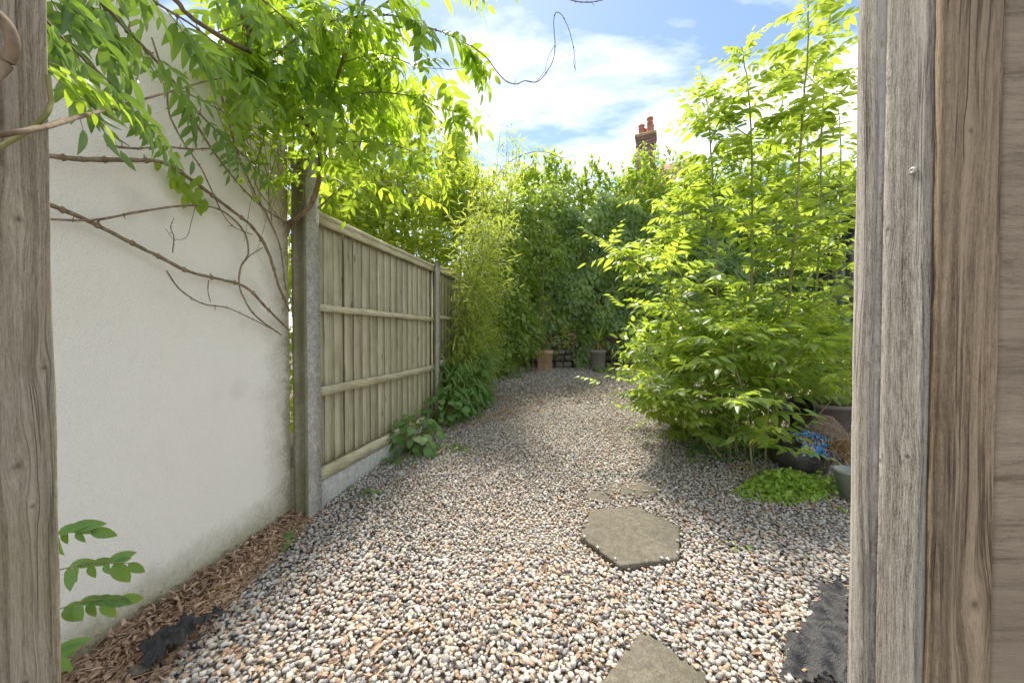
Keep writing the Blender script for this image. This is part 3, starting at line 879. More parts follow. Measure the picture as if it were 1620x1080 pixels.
for k in range(4):
    x0 = -.1 + k * 1.9
    if k:
        tag(MB().add(np.array([(x, y, z) for z in (.1, 2.72) for x, y in ((x0 - .09, BY + .02), (x0 + .005, BY + .02), (x0 + .005, BY + .12), (x0 - .09, BY + .12))]), BOXF).build('timber_post', MAT['lap_wood'], origin=(x0, BY, .1)), ['', 'brown timber post of the back fence under the creeper left of the grey pot', 'brown timber post of the back fence under the creeper right of the stone block', 'brown timber post of the back fence behind the tall saplings'][k], 'fence post', 'posts of the back fence')
    t = thing('lap_fence', ['brown lap fence panel glimpsed through the creeper above the terracotta pot', 'brown lap fence panel showing between creeper and sapling leaves', 'brown lap fence panel behind the tall saplings', 'brown lap fence panel close to the dark green shed'][k], 'fence', (x0, BY + .1, .8), 'lap fence panels')
    for i in range(17):
        mb = MB(); z = .80 + i * .108
        box(mb, (x0, BY + .07 + .012, z), (1.82, 0, 0), (0, .012, 0), (0, -.014, .125)); mb.build('slat', MAT['lap_wood'], t)
    for q in (.0, .6, 1.2, 1.78):
        mb = MB(); box(mb, (x0 + q, BY + .03, .80), (.045, 0, 0), (0, .034, 0), (0, 0, 1.85)); mb.build('batten', MAT['lap_wood'], t)

def house(u, v, Y, wid, rotz, label, pots, lich, roofx, drop):
    c = P(u, v, Y)
    t = thing('brick_house', label, 'house', (c[0], c[1] + 2, .3), 'brick houses behind the hedge')
    Rz = np.array(Matrix.Rotation(rotz, 3, 'Z'))
    def bx(mb, cx, cy, z0, z1, hx, hy):
        V = np.array([(sx * hx + cx, sy * hy + cy, z) for z in (z0, z1) for sx, sy in ((-1, -1), (1, -1), (1, 1), (-1, 1))]) @ Rz.T
        mb.add(V + np.array((c[0], c[1], 0)), BOXF)
    zr = c[2] - 1.5 * wid / .8                             # ridge height
    zr = c[2] - drop
    mb = MB(); bx(mb, 1.2 + roofx, .5, .1, zr - 3.0, 1.5, 3.6); mb.build('wall', MAT['brick'], t)
    mb = MB()
    V = np.array([(-.6 + roofx, -3.4, zr - 3.02), (2.6 + roofx, -3.4, zr - 3.02), (2.6 + roofx, 4.4, zr - 3.02), (-.6 + roofx, 4.4, zr - 3.02), (-.6 + roofx, .5, zr), (2.6 + roofx, .5, zr)]) @ Rz.T + np.array((c[0], c[1], 0))
    mb.add(V, [(0, 1, 5, 4), (2, 3, 4, 5), (1, 2, 5), (3, 0, 4), (3, 2, 1, 0)])
    rf = mb.build('roof', MAT['roof'], t)
    h = wid / 2
    mb = MB()
    z = c[2]
    bx(mb, 0, 0, min(zr - 2.2, z - 3), z - .62, h, h * .8)
    bx(mb, 0, 0, z - .62, z - .52, h * 1.06, h * .86); bx(mb, 0, 0, z - .519, z - .30, h * 1.0, h * .8)
    bx(mb, 0, 0, z - .299, z - .20, h * 1.07, h * .87); bx(mb, 0, 0, z - .199, z - .10, h * 1.15, h * .95)
    ch = mb.build('chimney', MAT['brick'], t)
    mb = MB(); bx(mb, 0, 0, z - .099, z, h * 1.17, h * .97); mb.build('cap', MAT['lichen'] , t)
    for (px, py, r, hh) in pots:
        q = Rz @ np.array((px * wid, py * wid, 0)) + c
        mb = MB()
        lathe(mb, q, [(r * 1.1, 0), (r * 1.05, hh * .1), (r * .9, hh * .14), (r * .82, hh * .62), (r * .95, hh * .66), (r * .95, hh * .72), (r * .8, hh * .75), (r * .8, hh * .9), (r * 1.0, hh * .93), (r * 1.0, hh), (r * .75, hh), (r * .7, hh * .6)], 20)
        p_ = mb.build('chimney_pot', MAT['redpot'], t, smooth=True)
house(1022, 216, 18, .86, R(-24), 'brick house behind the hedge showing a tall chimney with red pots', [(-.24, -.12, .16, .52), (.22, -.12, .16, .80), (-.1, .22, .13, .45), (.30, .26, .12, .60)], 1, -.4, 1.35)
house(842, 276, 26, .95, R(8), 'distant house of which only a lichen-yellow chimney top shows over the creeper', [(-.2, 0, .13, .35), (.22, 0, .10, .22)], 1, -.5, 2.0)

# shed, bench on the right
t = thing('garden_shed', 'dark green boarded shed with a steep roof edge behind the saplings', 'shed', (4.9, 5, .2))
cx = 4.55
ys = np.arange(3.6, 5.30, .125)
def shed_top(y): return 2.02 + (5.28 - y) * 1.42
for k, y in enumerate(ys):
    mb = MB()
    y1 = y + .119
    V = [(cx, y, .1), (cx, y1, .1), (cx + .02, y1, .1), (cx + .02, y, .1), (cx, y, shed_top(y)), (cx, y1, shed_top(y1)), (cx + .02, y1, shed_top(y1)), (cx + .02, y, shed_top(y))]
    mb.add(V, BOXF); mb.build('board', MAT['dkgreen'] if k % 5 else MAT['midgreen'], t)  # a few boards paler: sun glints put into their colour
for k in range(16):
    mb = MB(); box(mb, (cx + .02 + k * .125, 5.30, .1), (.119, 0, 0), (0, .02, 0), (0, 0, 1.92)); mb.build('board', MAT['dkgreen'], t)
mb = MB(); 
V = [(cx - .08, 5.42, shed_top(5.42) + .02), (cx + 2, 5.42, shed_top(5.42) + .02), (cx + 2, 3.6, shed_top(3.6) + .02), (cx - .08, 3.6, shed_top(3.6) + .02)]
V = np.array(V); mb.add(np.vstack((V, V + (0, 0, .05))), BOXF); mb.build('roof', MAT['dkgreen'], t)
mb = MB(); a_ = np.array((cx - .10, 5.44, shed_top(5.44) - .10)); b_ = np.array((cx - .10, 3.6, shed_top(3.6) - .10))
box(mb, a_, b_ - a_, (.02, 0, 0), (0, 0, .13)); mb.build('bargeboard', MAT['midgreen'], t)
mb = MB(); box(mb, (cx + .05, 3.7, .1), (1.9, 0, 0), (0, .03, 0), (0, 0, 1.9)); mb.build('rear_wall', MAT['dkgreen'], t)

c = P(1322, 655, 4.0)
t = thing('low_bench', 'low bench with a pale grey top beyond the wicker basket', 'bench', (c[0], 4, float(g(4))))
for k in range(3):
    mb = MB(); bevbox(mb, (c[0] - .12, 3.85 + k * .105, c[2] - .005), (0, .1, 0), (0, 0, .03), (1.3, 0, 0), .003); mb.build('slat', MAT['paleboard'], t)
mb = MB(); box(mb, (c[0] - .10, 3.86, c[2] - .09), (1.26, 0, 0), (0, .03, 0), (0, 0, .083)); mb.build('apron', MAT['dkgreen'], t)
for xx in (-.09, 1.1):
    mb = MB(); box(mb, (c[0] + xx, 3.9, float(g(4)) - .05), (.06, 0, 0), (0, .2, 0), (0, 0, c[2] - float(g(4)) - .04)); mb.build('leg', MAT['dkgreen'], t)
#==PLANTS==
# ------------------------------------------------------------------ foliage masses
def clump_leaves(mb, tpl, centres, radii, n_each, size, up=.6, out=.5, hang=.2, tint=None, squash=.8, dirbias=None):
    """leaves in clumps: each clump is a loose ball, leaves lie roughly shingled on its outside"""
    C = np.repeat(np.asarray(centres), n_each, 0); rr = np.repeat(np.asarray(radii), n_each)
    N = len(C)
    d = unit(N); rad = rr * rng.random(N) ** .45
    pos = C + d * rad[:, None] * np.array((1, 1, squash))
    nrm = d * out + unit(N) * .55 + np.array((0, 0, up))
    dr = d * .7 + unit(N) * .7 - np.array((0, 0, hang))
    if dirbias is not None: dr = dr + np.asarray(dirbias)
    tb = np.repeat(rng.random(len(centres)), n_each)
    t = np.clip(.55 * rng.random(N) + .45 * tb, 0, 1) if tint is None else tint
    cloud(mb, tpl, pos, dr, nrm, size * rng.uniform(.65, 1.25, N), t)
def twigs(mb, roots, tips, r=.006, wob=.05, n=4):
    for a, b in zip(roots, tips):
        m = (np.asarray(a) + np.asarray(b)) / 2 + rng.normal(0, .1, 3)
        tube(mb, [a, m, b], r, r * .35, n, 4, wob * .1)
B2 = blade(1, .42, 2, .2, .15); B3 = blade(1, .45, 3, .2, .2); LANCE = blade(1, .15, 3, .2, .25, .35); OVAL = blade(1, .62, 3, .15, .2, .45)

def sample_px(n, u0, u1, v0, v1, fn):
    """n random pixels of a window that satisfy fn(u, v)"""
    o = []
    while len(o) < n:
        u = rng.uniform(u0, u1, n * 3); v = rng.uniform(v0, v1, n * 3)
        k = fn(u, v)
        o += list(zip(u[k], v[k]))
    return o[:n]

# creeper over the back fence: a bumpy curtain of leaves
t = thing('wall_creeper', 'dark green creeper curtain covering the back fence', 'creeper', (3, BY, .3))
def creeper_ok(u, v):
    top = 360 + 14 * np.sin(u * .05) + 8 * np.sin(u * .13)
    gap = (((u - 945) / 15) ** 2 + ((v - 470) / 15) ** 2 < 1) & (rng.random(len(u)) < .68 + .3 * np.sin(u * .35) * np.sin(v * .41))
    gap |= (((u - 1240) / 42) ** 2 + ((v - 402) / 20) ** 2 < 1) & (rng.random(len(u)) < .68 + .3 * np.sin(u * .35) * np.sin(v * .41))
    gap |= (((u - 885) / 34) ** 2 + ((v - 548) / 26) ** 2 < 1) & (rng.random(len(u)) < .68 + .3 * np.sin(u * .35) * np.sin(v * .41))
    bot = np.where(u < 870, 570, np.where(u < 905, 548, np.where(u < 945, 575, 560))) + 10 * np.sin(u * .11)
    return (v > top - 40) & ~gap & (v < bot)
pts = sample_px(24000, 800, 1345, 300, 580, creeper_ok)
pos = []
for u, v in pts:
    bulge = .35 + .22 * math.sin(u * .045 + 1) * math.sin(v * .05) + .15 * math.sin(u * .11 + v * .07)
    bulge *= 1 if v < 520 else .6
    if u < 880: bulge += .25 * (880 - u) / 80
    pos.append(P(u, v, BY - .02 - max(.03, bulge) * rng.random() ** .4))
pos = np.array(pos); N = len(pos)
mb = MB()
cloud(mb, OVAL, pos, np.array((0, -.45, -.9)) + unit(N) * .5, np.array((0, -1, .75)) + unit(N) * .4, rng.uniform(.09, .165, N), np.clip(.5 + .35 * np.sin(pos[:, 0] * 5) * np.sin(pos[:, 2] * 6) + rng.normal(0, .2, N), 0, 1))
mb.build('foliage', MAT['ivy'], t, kind='stuff')
mb = MB()
for k in range(40):
    u = rng.uniform(835, 1320); a = P(u, 570, BY - .1); b = P(u + rng.normal(0, 40), 340, BY - .15)
    tube(mb, [a, (a + b) / 2 + rng.normal(0, .12, 3) * (1, .2, 1), b], .012, .005, 5, 5, .01)
mb.build('stem', MAT['stem'], t, smooth=True)

# creeper corner at the end of the left fence
t = thing('corner_creeper', 'creeper mass tumbling over the far left corner above the flowerpot', 'creeper', (.1, 8, .3))
pts = sample_px(420, 775, 900, 290, 590, lambda u, v: (u < 895 - (v - 300) * .22 + 18 * np.sin(v * .05)) & (v > 330 - (u - 775) * .5))
cs = np.array([P(u, v, 7.9 - .9 * rng.random() + .012 * (u - 800)) for u, v in pts])
mb = MB(); clump_leaves(mb, OVAL, cs, rng.uniform(.10, .26, len(cs)), 22, .105, .6, .4, .35, dirbias=(0, -.3, -.3))
mb.build('foliage', MAT['ivy'], t, kind='stuff')
mb = MB(); twigs(mb, [P(rng.uniform(800, 850), 590, 8.1) for _ in range(14)], [P(rng.uniform(790, 870), rng.uniform(300, 400), 7.8) for _ in range(14)], .014)
mb.build('stem', MAT['stem'], t, smooth=True)

# laurel hedge above and behind the back fence
t = thing('laurel_hedge', 'tall laurel hedge with upright glossy shoots along the skyline', 'hedge', (3.5, 10, .3))
mb = MB()
def hedge_top(u): return 272 - .02 * (u - 900) + 12 * np.sin(u * .035) + 7 * np.sin(u * .09 + 1)
cs = []; 
for k in range(1050):
    u = rng.uniform(805, 1480); d = rng.random() ** 1.1
    v = hedge_top(u) + 14 + d * 150
    cs.append(P(u, v, 9.35 + rng.random() * 1.1 - .25 * d))
for k in range(600):
    u = rng.uniform(800, 1500); cs.append(P(u, hedge_top(u) + 22 + rng.random() * 250, 10.0 + rng.random() * .5))
clump_leaves(mb, B3, cs, rng.uniform(.14, .32, len(cs)), 22, .15, .75, .35, -.35)
# upright shoots on the skyline
for k in range(520):
    u = rng.uniform(820, 1480); b = P(u, hedge_top(u) + rng.uniform(-4, 40), 9.3 + rng.random() * .9)
    h = rng.uniform(.15, .5); tip = b + np.array((rng.normal(0, .08), rng.normal(0, .08), h))
    tube(mb, [b, tip], .006, .003, 3, 2, tint=.8)
    m = int(8 + h * 20); q = rng.random(m); an = rng.random(m) * 6.28
    ps = b + (tip - b) * q[:, None]
    dr = np.stack((np.cos(an), np.sin(an), np.full(m, .75 + 0 * an)), 1) + (tip - b)[None] * q[:, None] * 1.5
    nr = np.stack((-np.cos(an), -np.sin(an), np.full(m, 1.1)), 1)
    cloud(mb, B3, ps, dr, nr, rng.uniform(.09, .15, m))
mb.build('foliage', MAT['laurel'], t, kind='stuff')
mb = MB()
for k in range(16):
    x = rng.uniform(.4, 8); tube(mb, [(x, 9.8, .2), (x + rng.normal(0, .1), 9.8, 2.2), (x + rng.normal(0, .3), 9.9, 4.4)], .04, .012, 6, 5, .01)
mb.build('trunk', MAT['stem'], t, smooth=True)

# yellow-green climber beyond the fence (left)
t = thing('climbing_shrub', 'sunlit yellow-green climber spilling over the top of the bare fence panel', 'shrub', (-1.6, 4.5, .3))
cs = []
for u, v in sample_px(540, 505, 800, 270, 520, lambda u, v: (v > 300 + 14 * np.sin(u * .06) - .10 * (u - 500)) & (v < 350 + (u - 505) * .52)):
    Y = 3.0 + (u - 505) / 295 * 3.9 + rng.uniform(.1, 1.3)
    cs.append(P(u, v, Y))
mb = MB(); clump_leaves(mb, B3, cs, rng.uniform(.12, .34, len(cs)), 30, .095, .6, .45, .25)
for k in range(46):
    u = rng.uniform(510, 800); v = 318 - .10 * (u - 500) + rng.normal(0, 8); Y = 3.3 + (u - 505) / 295 * 3.4
    b = P(u, v, Y); h = rng.uniform(.12, .35); tip = b + np.array((rng.normal(0, .12), rng.normal(0, .1), h))
    tube(mb, [b, tip], .004, .002, 3, 2, tint=.8); m = 12; q = rng.random(m)
    cloud(mb, B3, b + (tip - b) * q[:, None], unit(m) + np.array((0, 0, .5)), unit(m) * .5 + np.array((0, 0, 1)), rng.uniform(.07, .13, m))
mb.build('foliage', MAT['bush'], t, kind='stuff')
mb = MB()
for k in range(12):
    u = rng.uniform(530, 760); Y = 3.4 + (u - 505) / 295 * 3.6
    b = P(u, 420, Y); tube(mb, [(b[0] - .1, b[1], .1), (b[0], b[1], 1.0), (b[0] + rng.normal(0, .1), b[1], 1.9)], .02, .008, 5, 4, .01)
mb.build('stem', MAT['stem'], t, smooth=True)
# low plants behind the fence near the slot post
t = thing('garden_shrub', 'bright shrub beyond the slot between the wall and the concrete post', 'shrub', (-2.0, 3.2, .0))
cs = [np.array((-2.0 + rng.normal(0, .25), 3.3 + rng.normal(0, .4), z)) for z in rng.uniform(.1, 2.4, 120)]
mb = MB(); clump_leaves(mb, B3, cs, rng.uniform(.12, .3, len(cs)), 26, .09)
mb.build('foliage', MAT['bush'], t, kind='stuff')

# conical creeper-clad tree
t = thing('conical_tree', 'conical leafy tree rising beyond the fence under the sky gap', 'tree', (-1.1, 7.6, .3))
cs = []; rd = []
for k in range(210):
    q = rng.random(); v = 208 + q * 170
    hw = 9 + 46 * q ** .7
    u = 722 + rng.uniform(-1, 1) * hw + 4 * math.sin(v * .1)
    cs.append(P(u, v, 7.3 + rng.normal(0, .35))); rd.append(.10 + .13 * q)
mb = MB(); clump_leaves(mb, B3, cs, rd, 34, .075, .6, .5, .3)
mb.build('crown', MAT['bush'], t, kind='stuff')
mb = MB(); a = P(722, 560, 7.3); a[2] = .2; tube(mb, [a, P(720, 380, 7.3), P(722, 225, 7.3)], .07, .015, 8, 5, .008); mb.build('trunk', MAT['stem'], t, smooth=True)

# round leafy tree far behind the wisteria
t = thing('garden_tree', 'leafy tree filling the gap behind the wisteria above the near fence', 'tree', (-3.2, 5.5, .2))
cs = []
for u, v in sample_px(190, 455, 690, 60, 330, lambda u, v: ((u - 550) / 140) ** 2 + ((v - 250) / 150) ** 2 < 1):
    cs.append(P(u, v, 5.2 + rng.normal(0, .6)))
mb = MB(); clump_leaves(mb, B3, cs, rng.uniform(.15, .38, len(cs)), 24, .11, .5, .5, .3)
mb.build('crown', MAT['bush'], t, kind='stuff')
mb = MB(); a = P(540, 500, 5.4); a[2] = .1
tp = tube(mb, [a, P(545, 380, 5.4), P(550, 230, 5.3)], .09, .04, 8, 5, .01)
for k in range(9):
    tube(mb, [tp[rng.integers(4, len(tp))], P(550 + rng.normal(0, 40), 180 + rng.normal(0, 40), 5.3), P(550 + rng.normal(0, 70), 200 + rng.normal(0, 50), 5.2 + rng.normal(0, .4))], .03, .008, 5, 4, .01)
mb.build('trunk', MAT['stem'], t, smooth=True)

# bamboo clump in front of the fence
t = thing('bamboo_clump', 'feathery bamboo clump leaning out over the gravel by the second post', 'bamboo', fp(2.6, .15, .1))
mbc = [] ; ml = MB()
def bamboo_leaves(ml, path_pts, n, sz):
    q = rng.random(n) * .8 + .2
    idx = q * (len(path_pts) - 1); i0 = np.clip(idx.astype(int), 0, len(path_pts) - 2); f = (idx - i0)[:, None]
    b = path_pts[i0] * (1 - f) + path_pts[i0 + 1] * f
    off = unit(n) * rng.uniform(.02, .22, n)[:, None] * np.array((1, 1, .7))
    d = off / np.linalg.norm(off, axis=1)[:, None] * .7 + np.array((.08, -.12, .08)) + unit(n) * .65
    cloud(ml, LANCE, b + off, d, np.array((0, 0, 1)) + unit(n) * .6, sz * rng.uniform(.6, 1.3, n))
for k in range(62):
    s = rng.uniform(2.05, 3.75)
    b = fp(s, rng.uniform(.03, .16), 0); b[2] = float(g(b[1]))
    h = rng.uniform(1.0, 3.1) if k % 3 else rng.uniform(.5, 1.2)
    lean = rng.uniform(.05, .55) * h * .5
    dirv = np.append(FN * rng.uniform(.1, 1.0) + FE * rng.normal(0, .45), 0)
    pts = [b, b + dirv * lean * .25 + (0, 0, h * .45), b + dirv * lean * .7 + (0, 0, h * .8), b + dirv * lean * 1.35 + (0, 0, h * (1.0 - .12 * lean))]
    mb = MB(); pp = tube(mb, pts, .0065, .002, 5, 5, .004)
    mb.build('cane', MAT['stem_green'], t, smooth=True)
    bamboo_leaves(ml, pp, int(42 + 40 * h), .14)
pl = []
for k in range(9):                                    # tall feathery plumes against the sky
    a = P(rng.uniform(735, 800), 420, 5.2); b = P(rng.uniform(745, 830), rng.uniform(185, 270), 5.0)
    mb = MB(); pp = tube(mb, [a, (a + b) / 2 + (.05, 0, .1), b], .006, .0015, 4, 5, .004); mb.build('cane', MAT['stem_green'], t, smooth=True)
    bamboo_leaves(ml, pp, 90, .11)
ml.build('foliage', MAT['bamboo'], t, kind='stuff')
# broad bamboo-like skirt near the ground
t = thing('fern_clump', 'arching leafy clump at the foot of the bamboo', 'plant', fp(2.5, .2, .05))
cs = [fp(rng.uniform(1.95, 2.9), rng.uniform(.05, .36), 0) + (0, 0, rng.uniform(.1, .85)) for _ in range(90)]
mb = MB(); clump_leaves(mb, blade(1, .2, 3, .2, .4, .35), cs, rng.uniform(.1, .24, 90), 22, .15, .6, .3, .5, dirbias=(.3, -.35, -.2))
mb.build('foliage', MAT['weed'], t, kind='stuff')

# ------------------------------------------------------------------ saplings on the right
SAPL = [pinnate('leaf', MAT['sap'], 4 + k % 3, .34 + .03 * (k % 4), .105 + .008 * (k % 3), .046, .18 + .05 * (k % 4), .25, 40 + k, 4) for k in range(10)]
def sapling(pts, nl0, label, side=6, low=.25, r=.016, scale=1.0, lbl_branch=.55, taper=.5, br=1.0):
    base = np.asarray(pts[0]); nl = int(nl0 * 1.35)
    t = thing('sapling', label, 'sapling', base, 'saplings with feathered leaves on the right')
    mb = MB(); pp = tube(mb, pts, r, r * .25, 7, 7, .004); mb.build('trunk', MAT['cane'], t, smooth=True)
    paths = [(pp, nl, low, scale)]
    for k in range(side):
        q = rng.uniform(.12, .75); a = pp[int(q * (len(pp) - 1))]
        an = rng.uniform(0, 2 * math.pi)
        d = np.array((math.cos(an) - .25, math.sin(an) - .30, 0)); L = rng.uniform(.35, .8) * lbl_branch / .55 * (1.15 - .6 * q)
        e = a + d * L + (0, 0, L * rng.uniform(.05, .6))
        mb = MB(); sp_ = tube(mb, [a, (a + e) / 2 + (0, 0, .09), e], r * .4, r * .12, 5, 4, .004); mb.build('branch', MAT['cane'], t, smooth=True)
        paths.append((sp_, max(4, int(7 * L / .6 * br)), .25, scale * .9))
    for path_, n, lo, sc in paths:
        ga = rng.random() * 6.28
        for i in range(n):
            q = lo + (1 - lo) * (i + rng.random() * .5) / n
            idx = min(len(path_) - 2, int(q * (len(path_) - 1)))
            a = path_[idx] + (path_[idx + 1] - path_[idx]) * rng.random()
            an = ga + i * 2.4 + rng.normal(0, .3)
            tip = q > .9
            d = np.array((math.cos(an), math.sin(an), rng.uniform(.15, .75) if not tip else 1.2))
            s = sc * rng.uniform(.75, 1.15) * (.55 + .45 * min(1, (1.08 - q) * 3))
            place(SAPL[rng.integers(len(SAPL))], 'leaf', t, a, d, np.array((0, 0, 1)) + unit(1)[0] * .35, s)
    return t
def sap_pts(px, Y, zb=None):
    o = [P(u, v, Y + dy) for u, v, dy in px]
    o[0][2] = float(g(o[0][1])) - .02
    return o
sapling(sap_pts([(1228, 720, 0), (1240, 560, 0), (1256, 392, 0), (1268, 200, 0), (1279, 60, 0), (1277, -40, 0)], 3.35), 40, 'tallest sapling, its straight stem rising out of the top of the picture beside the post', 9)
sapling(sap_pts([(1188, 720, 0), (1186, 560, 0), (1190, 392, 0), (1189, 250, 0), (1185, 150, 0), (1174, 75, 0)], 3.7), 38, 'slender sapling in the middle of the clump with a tip bending left', 8)
sapling(sap_pts([(1138, 690, 0), (1136, 560, 0), (1133, 392, 0), (1127, 280, 0), (1120, 170, 0), (1112, 150, 0)], 3.9), 34, 'leftmost upright sapling of the clump, top level with the chimney pots', 8)
sapling(sap_pts([(1262, 690, 0), (1280, 560, 0), (1296, 392, 0), (1300, 200, 0), (1312, 40, 0), (1320, -30, 0)], 3.9), 36, 'sapling closest behind the right gate post', 7)
sapling(sap_pts([(1150, 700, 0), (1100, 560, 0), (1050, 470, 0), (1000, 410, 0), (950, 385, -.1)], 3.6), 22, 'low sapling leaning left towards the back flowerpots', 7, .2, .011, 1.0)
sapling(sap_pts([(1150, 715, 0), (1090, 660, 0), (1040, 632, 0), (1000, 625, -.1)], 3.15), 12, 'low twig sapling reaching left over the gravel', 3, .3, .008, .8)
sapling(sap_pts([(1210, 715, 0), (1220, 620, 0), (1265, 560, -.2), (1320, 540, -.3)], 3.1), 16, 'short sapling arching right over the wicker basket', 5, .3, .010, 1.0)
sapling(sap_pts([(1190, 725, 0), (1180, 640, 0), (1160, 560, -.1), (1165, 480, -.1)], 3.0), 18, 'short bushy sapling at the front of the clump', 7, .25, .010, 1.0)
sapling(sap_pts([(1120, 680, 0), (1080, 560, 0), (1060, 430, 0), (1050, 330, 0)], 4.3), 22, 'sapling at the back left of the clump', 6, .25, .010, 1.0)
sapling(sap_pts([(1222, 700, 0), (1226, 520, 0), (1228, 350, 0), (1236, 200, 0), (1240, 100, 0)], 4.4), 34, 'thin sapling at the back between the tallest one and the middle one', 7)
sapling(sap_pts([(1300, 690, 0), (1318, 520, 0), (1326, 380, 0), (1330, 250, 0), (1325, 150, 0)], 4.5), 30, 'rearmost sapling in front of the dark green shed', 7)
sapling(sap_pts([(1085, 680, 0), (1085, 520, 0), (1080, 380, 0), (1085, 290, 0)], 4.6), 26, 'rearmost sapling at the left, in front of the pale stone block', 7)
sapling(sap_pts([(1150, 718, 0), (1095, 680, 0), (1050, 640, 0), (1010, 600, 0)], 3.35), 15, 'drooping low sapling at the left edge of the clump, above the buried stepping stone', 4, .25, .009, .9)
# understorey of the clump
t = thing('bushy_undergrowth', 'dense leafy undergrowth round the feet of the saplings', 'shrub', (2.1, 3.3, 0))
cs = []
for u, v in sample_px(350, 985, 1345, 420, 730, lambda u, v: (v > 470 + np.abs(u - 1200) * .25) & ((v < 700) | (np.abs(u - 1190) < 60)) & (u > 990 + np.maximum(0, v - 560) * .65) & ~((u > 1235) & (v > 628))):
    cs.append(P(u, v, 3.75 + rng.uniform(-.45, .6)))
mb = MB(); clump_leaves(mb, OVAL, cs, rng.uniform(.10, .24, len(cs)), 15, .095, .9, .2, .15)
mb.build('foliage', MAT['sap'], t, kind='stuff')
mb = MB()
for k in range(26):
    b = G(rng.uniform(1130, 1250), rng.uniform(700, 735)); e = b + (rng.normal(0, .3), rng.normal(0, .2), rng.uniform(.4, 1.1)); tube(mb, [b, (b + e) / 2 + rng.normal(0, .04, 3), e], .006, .003, 5, 4, .003)
mb.build('stem', MAT['cane'], t, smooth=True)

# ------------------------------------------------------------------ wisteria over the wall and the post
WIS = [pinnate('leaf', MAT['wist'], 4 + k % 3, .22 + .02 * (k % 4), .072 + .005 * (k % 3), .028, .10 + .08 * (k % 4), .28, 80 + k, 5) for k in range(12)]
WISN = [pinnate('leaf', MAT['wist_shade'], 4 + k % 2, .20 + .02 * (k % 3), .068, .019, .30 + .12 * (k % 3), .7, 180 + k, 6) for k in range(8)]
base = PW(478, 420, .12)
wis = thing('wisteria', 'wisteria vine arching over the concrete post and the white wall, leaves hanging', 'climbing plant', base)
def wood(pts, r0, r1, name='stem', mat='stem', n=7, wob=.003):
    mb = MB(); pp = tube(mb, pts, r0, r1, n, 6, min(wob, r0 * .14, .0016))
    if r0 > .0018 and name != 'trunk' and len(pp) > 14 and pp[0][1] > .6:
        for q in pp[3:-2:max(2, len(pp) // 9)]:
            d = unit(1)[0] * (.6, .3, 1) * rng.uniform(.008, .03)
            tube(mb, [q, q + d * .6, q + d + (0, 0, .004)], r0 * .45, r0 * .25, 5, 2)
            vb, fb = ICO1; mb.add(vb * r0 * 2.9 * (.9, .9, 1.1) + q, fb)
    mb.build(name, MAT[mat], wis, smooth=True); return pp
tr = wood([P(452, 372, 2.42), P(459, 352, 2.28), P(470, 345, 2.18), P(487, 330, 2.15), P(498, 312, 2.16), P(505, 280, 2.18), P(506, 240, 2.2), (P(502, 225, 2.15)), P(481, 192, 2.05), P(458, 154, 1.95), P(444, 122, 1.85), P(421, 100, 1.75), P(403, 85, 1.7), P(370, 70, 1.6), P(340, 52, 1.5), P(300, 25, 1.4), P(250, -30, 1.3)], .016, .009, 'trunk', 'stem', 8)
tr2 = wood([P(421, 100, 1.75), P(401, 80, 1.72), P(392, 46, 1.66), P(377, 11, 1.6), P(360, -40, 1.5)], .011, .008)
tr3 = wood([P(502, 225, 2.15), P(520, 170, 2.1), P(540, 100, 2.0), P(560, 40, 1.9), P(590, -30, 1.8)], .008, .005)
# stems along the wall
WALLB = [([(70, 246), (130, 252), (200, 253), (260, 258), (310, 290), (360, 328), (400, 360), (425, 400), (440, 450), (458, 492)], .0085, .006),
         ([(68, 320), (130, 345), (200, 380), (250, 405), (300, 430), (350, 442), (390, 455), (420, 485), (455, 520)], .008, .006),
         ([(80, 347), (150, 348), (220, 335), (300, 325), (350, 333), (385, 365), (393, 400), (382, 420), (378, 445), (385, 470), (405, 500), (445, 530)], .004, .004),
         ([(263, 428), (285, 458), (320, 480), (360, 487), (400, 505), (440, 525)], .003, .003),
         ([(415, 392), (395, 405), (381, 422)], .003, .002), ([(273, 400), (275, 375), (270, 360), (275, 345)], .002, .0012),
         ([(330, 443), (329, 460), (333, 478)], .002, .002), ([(310, 325), (303, 350), (295, 375), (275, 378), (262, 362)], .0016, .001),
         ([(170, 230), (215, 235), (260, 232), (310, 236), (370, 228), (410, 205), (440, 175)], .004, .003),
         ([(150, 180), (175, 210), (205, 232)], .003, .002), ([(240, 60), (262, 130), (268, 180), (290, 225), (320, 270), (360, 350), (400, 372)], .004, .002),
         ([(180, 60), (240, 115), (330, 165), (420, 210)], .003, .002), ([(350, 150), (372, 230), (400, 300), (440, 380), (452, 460)], .005, .003),
         ([(395, 130), (420, 200), (402, 280), (430, 330), (455, 360)], .004, .002), ([(468, 200), (440, 240), (425, 300), (430, 350)], .003, .002),
         ([(300, 180), (345, 250), (395, 310), (440, 345), (462, 350)], .005, .003)]
for px, a, b in WALLB: wood([PW(u, v, .05 + .02 * math.sin(u * .05)) for u, v in px], a * 1.1, b * 1.1, 'stem', 'stem', 6, .002)
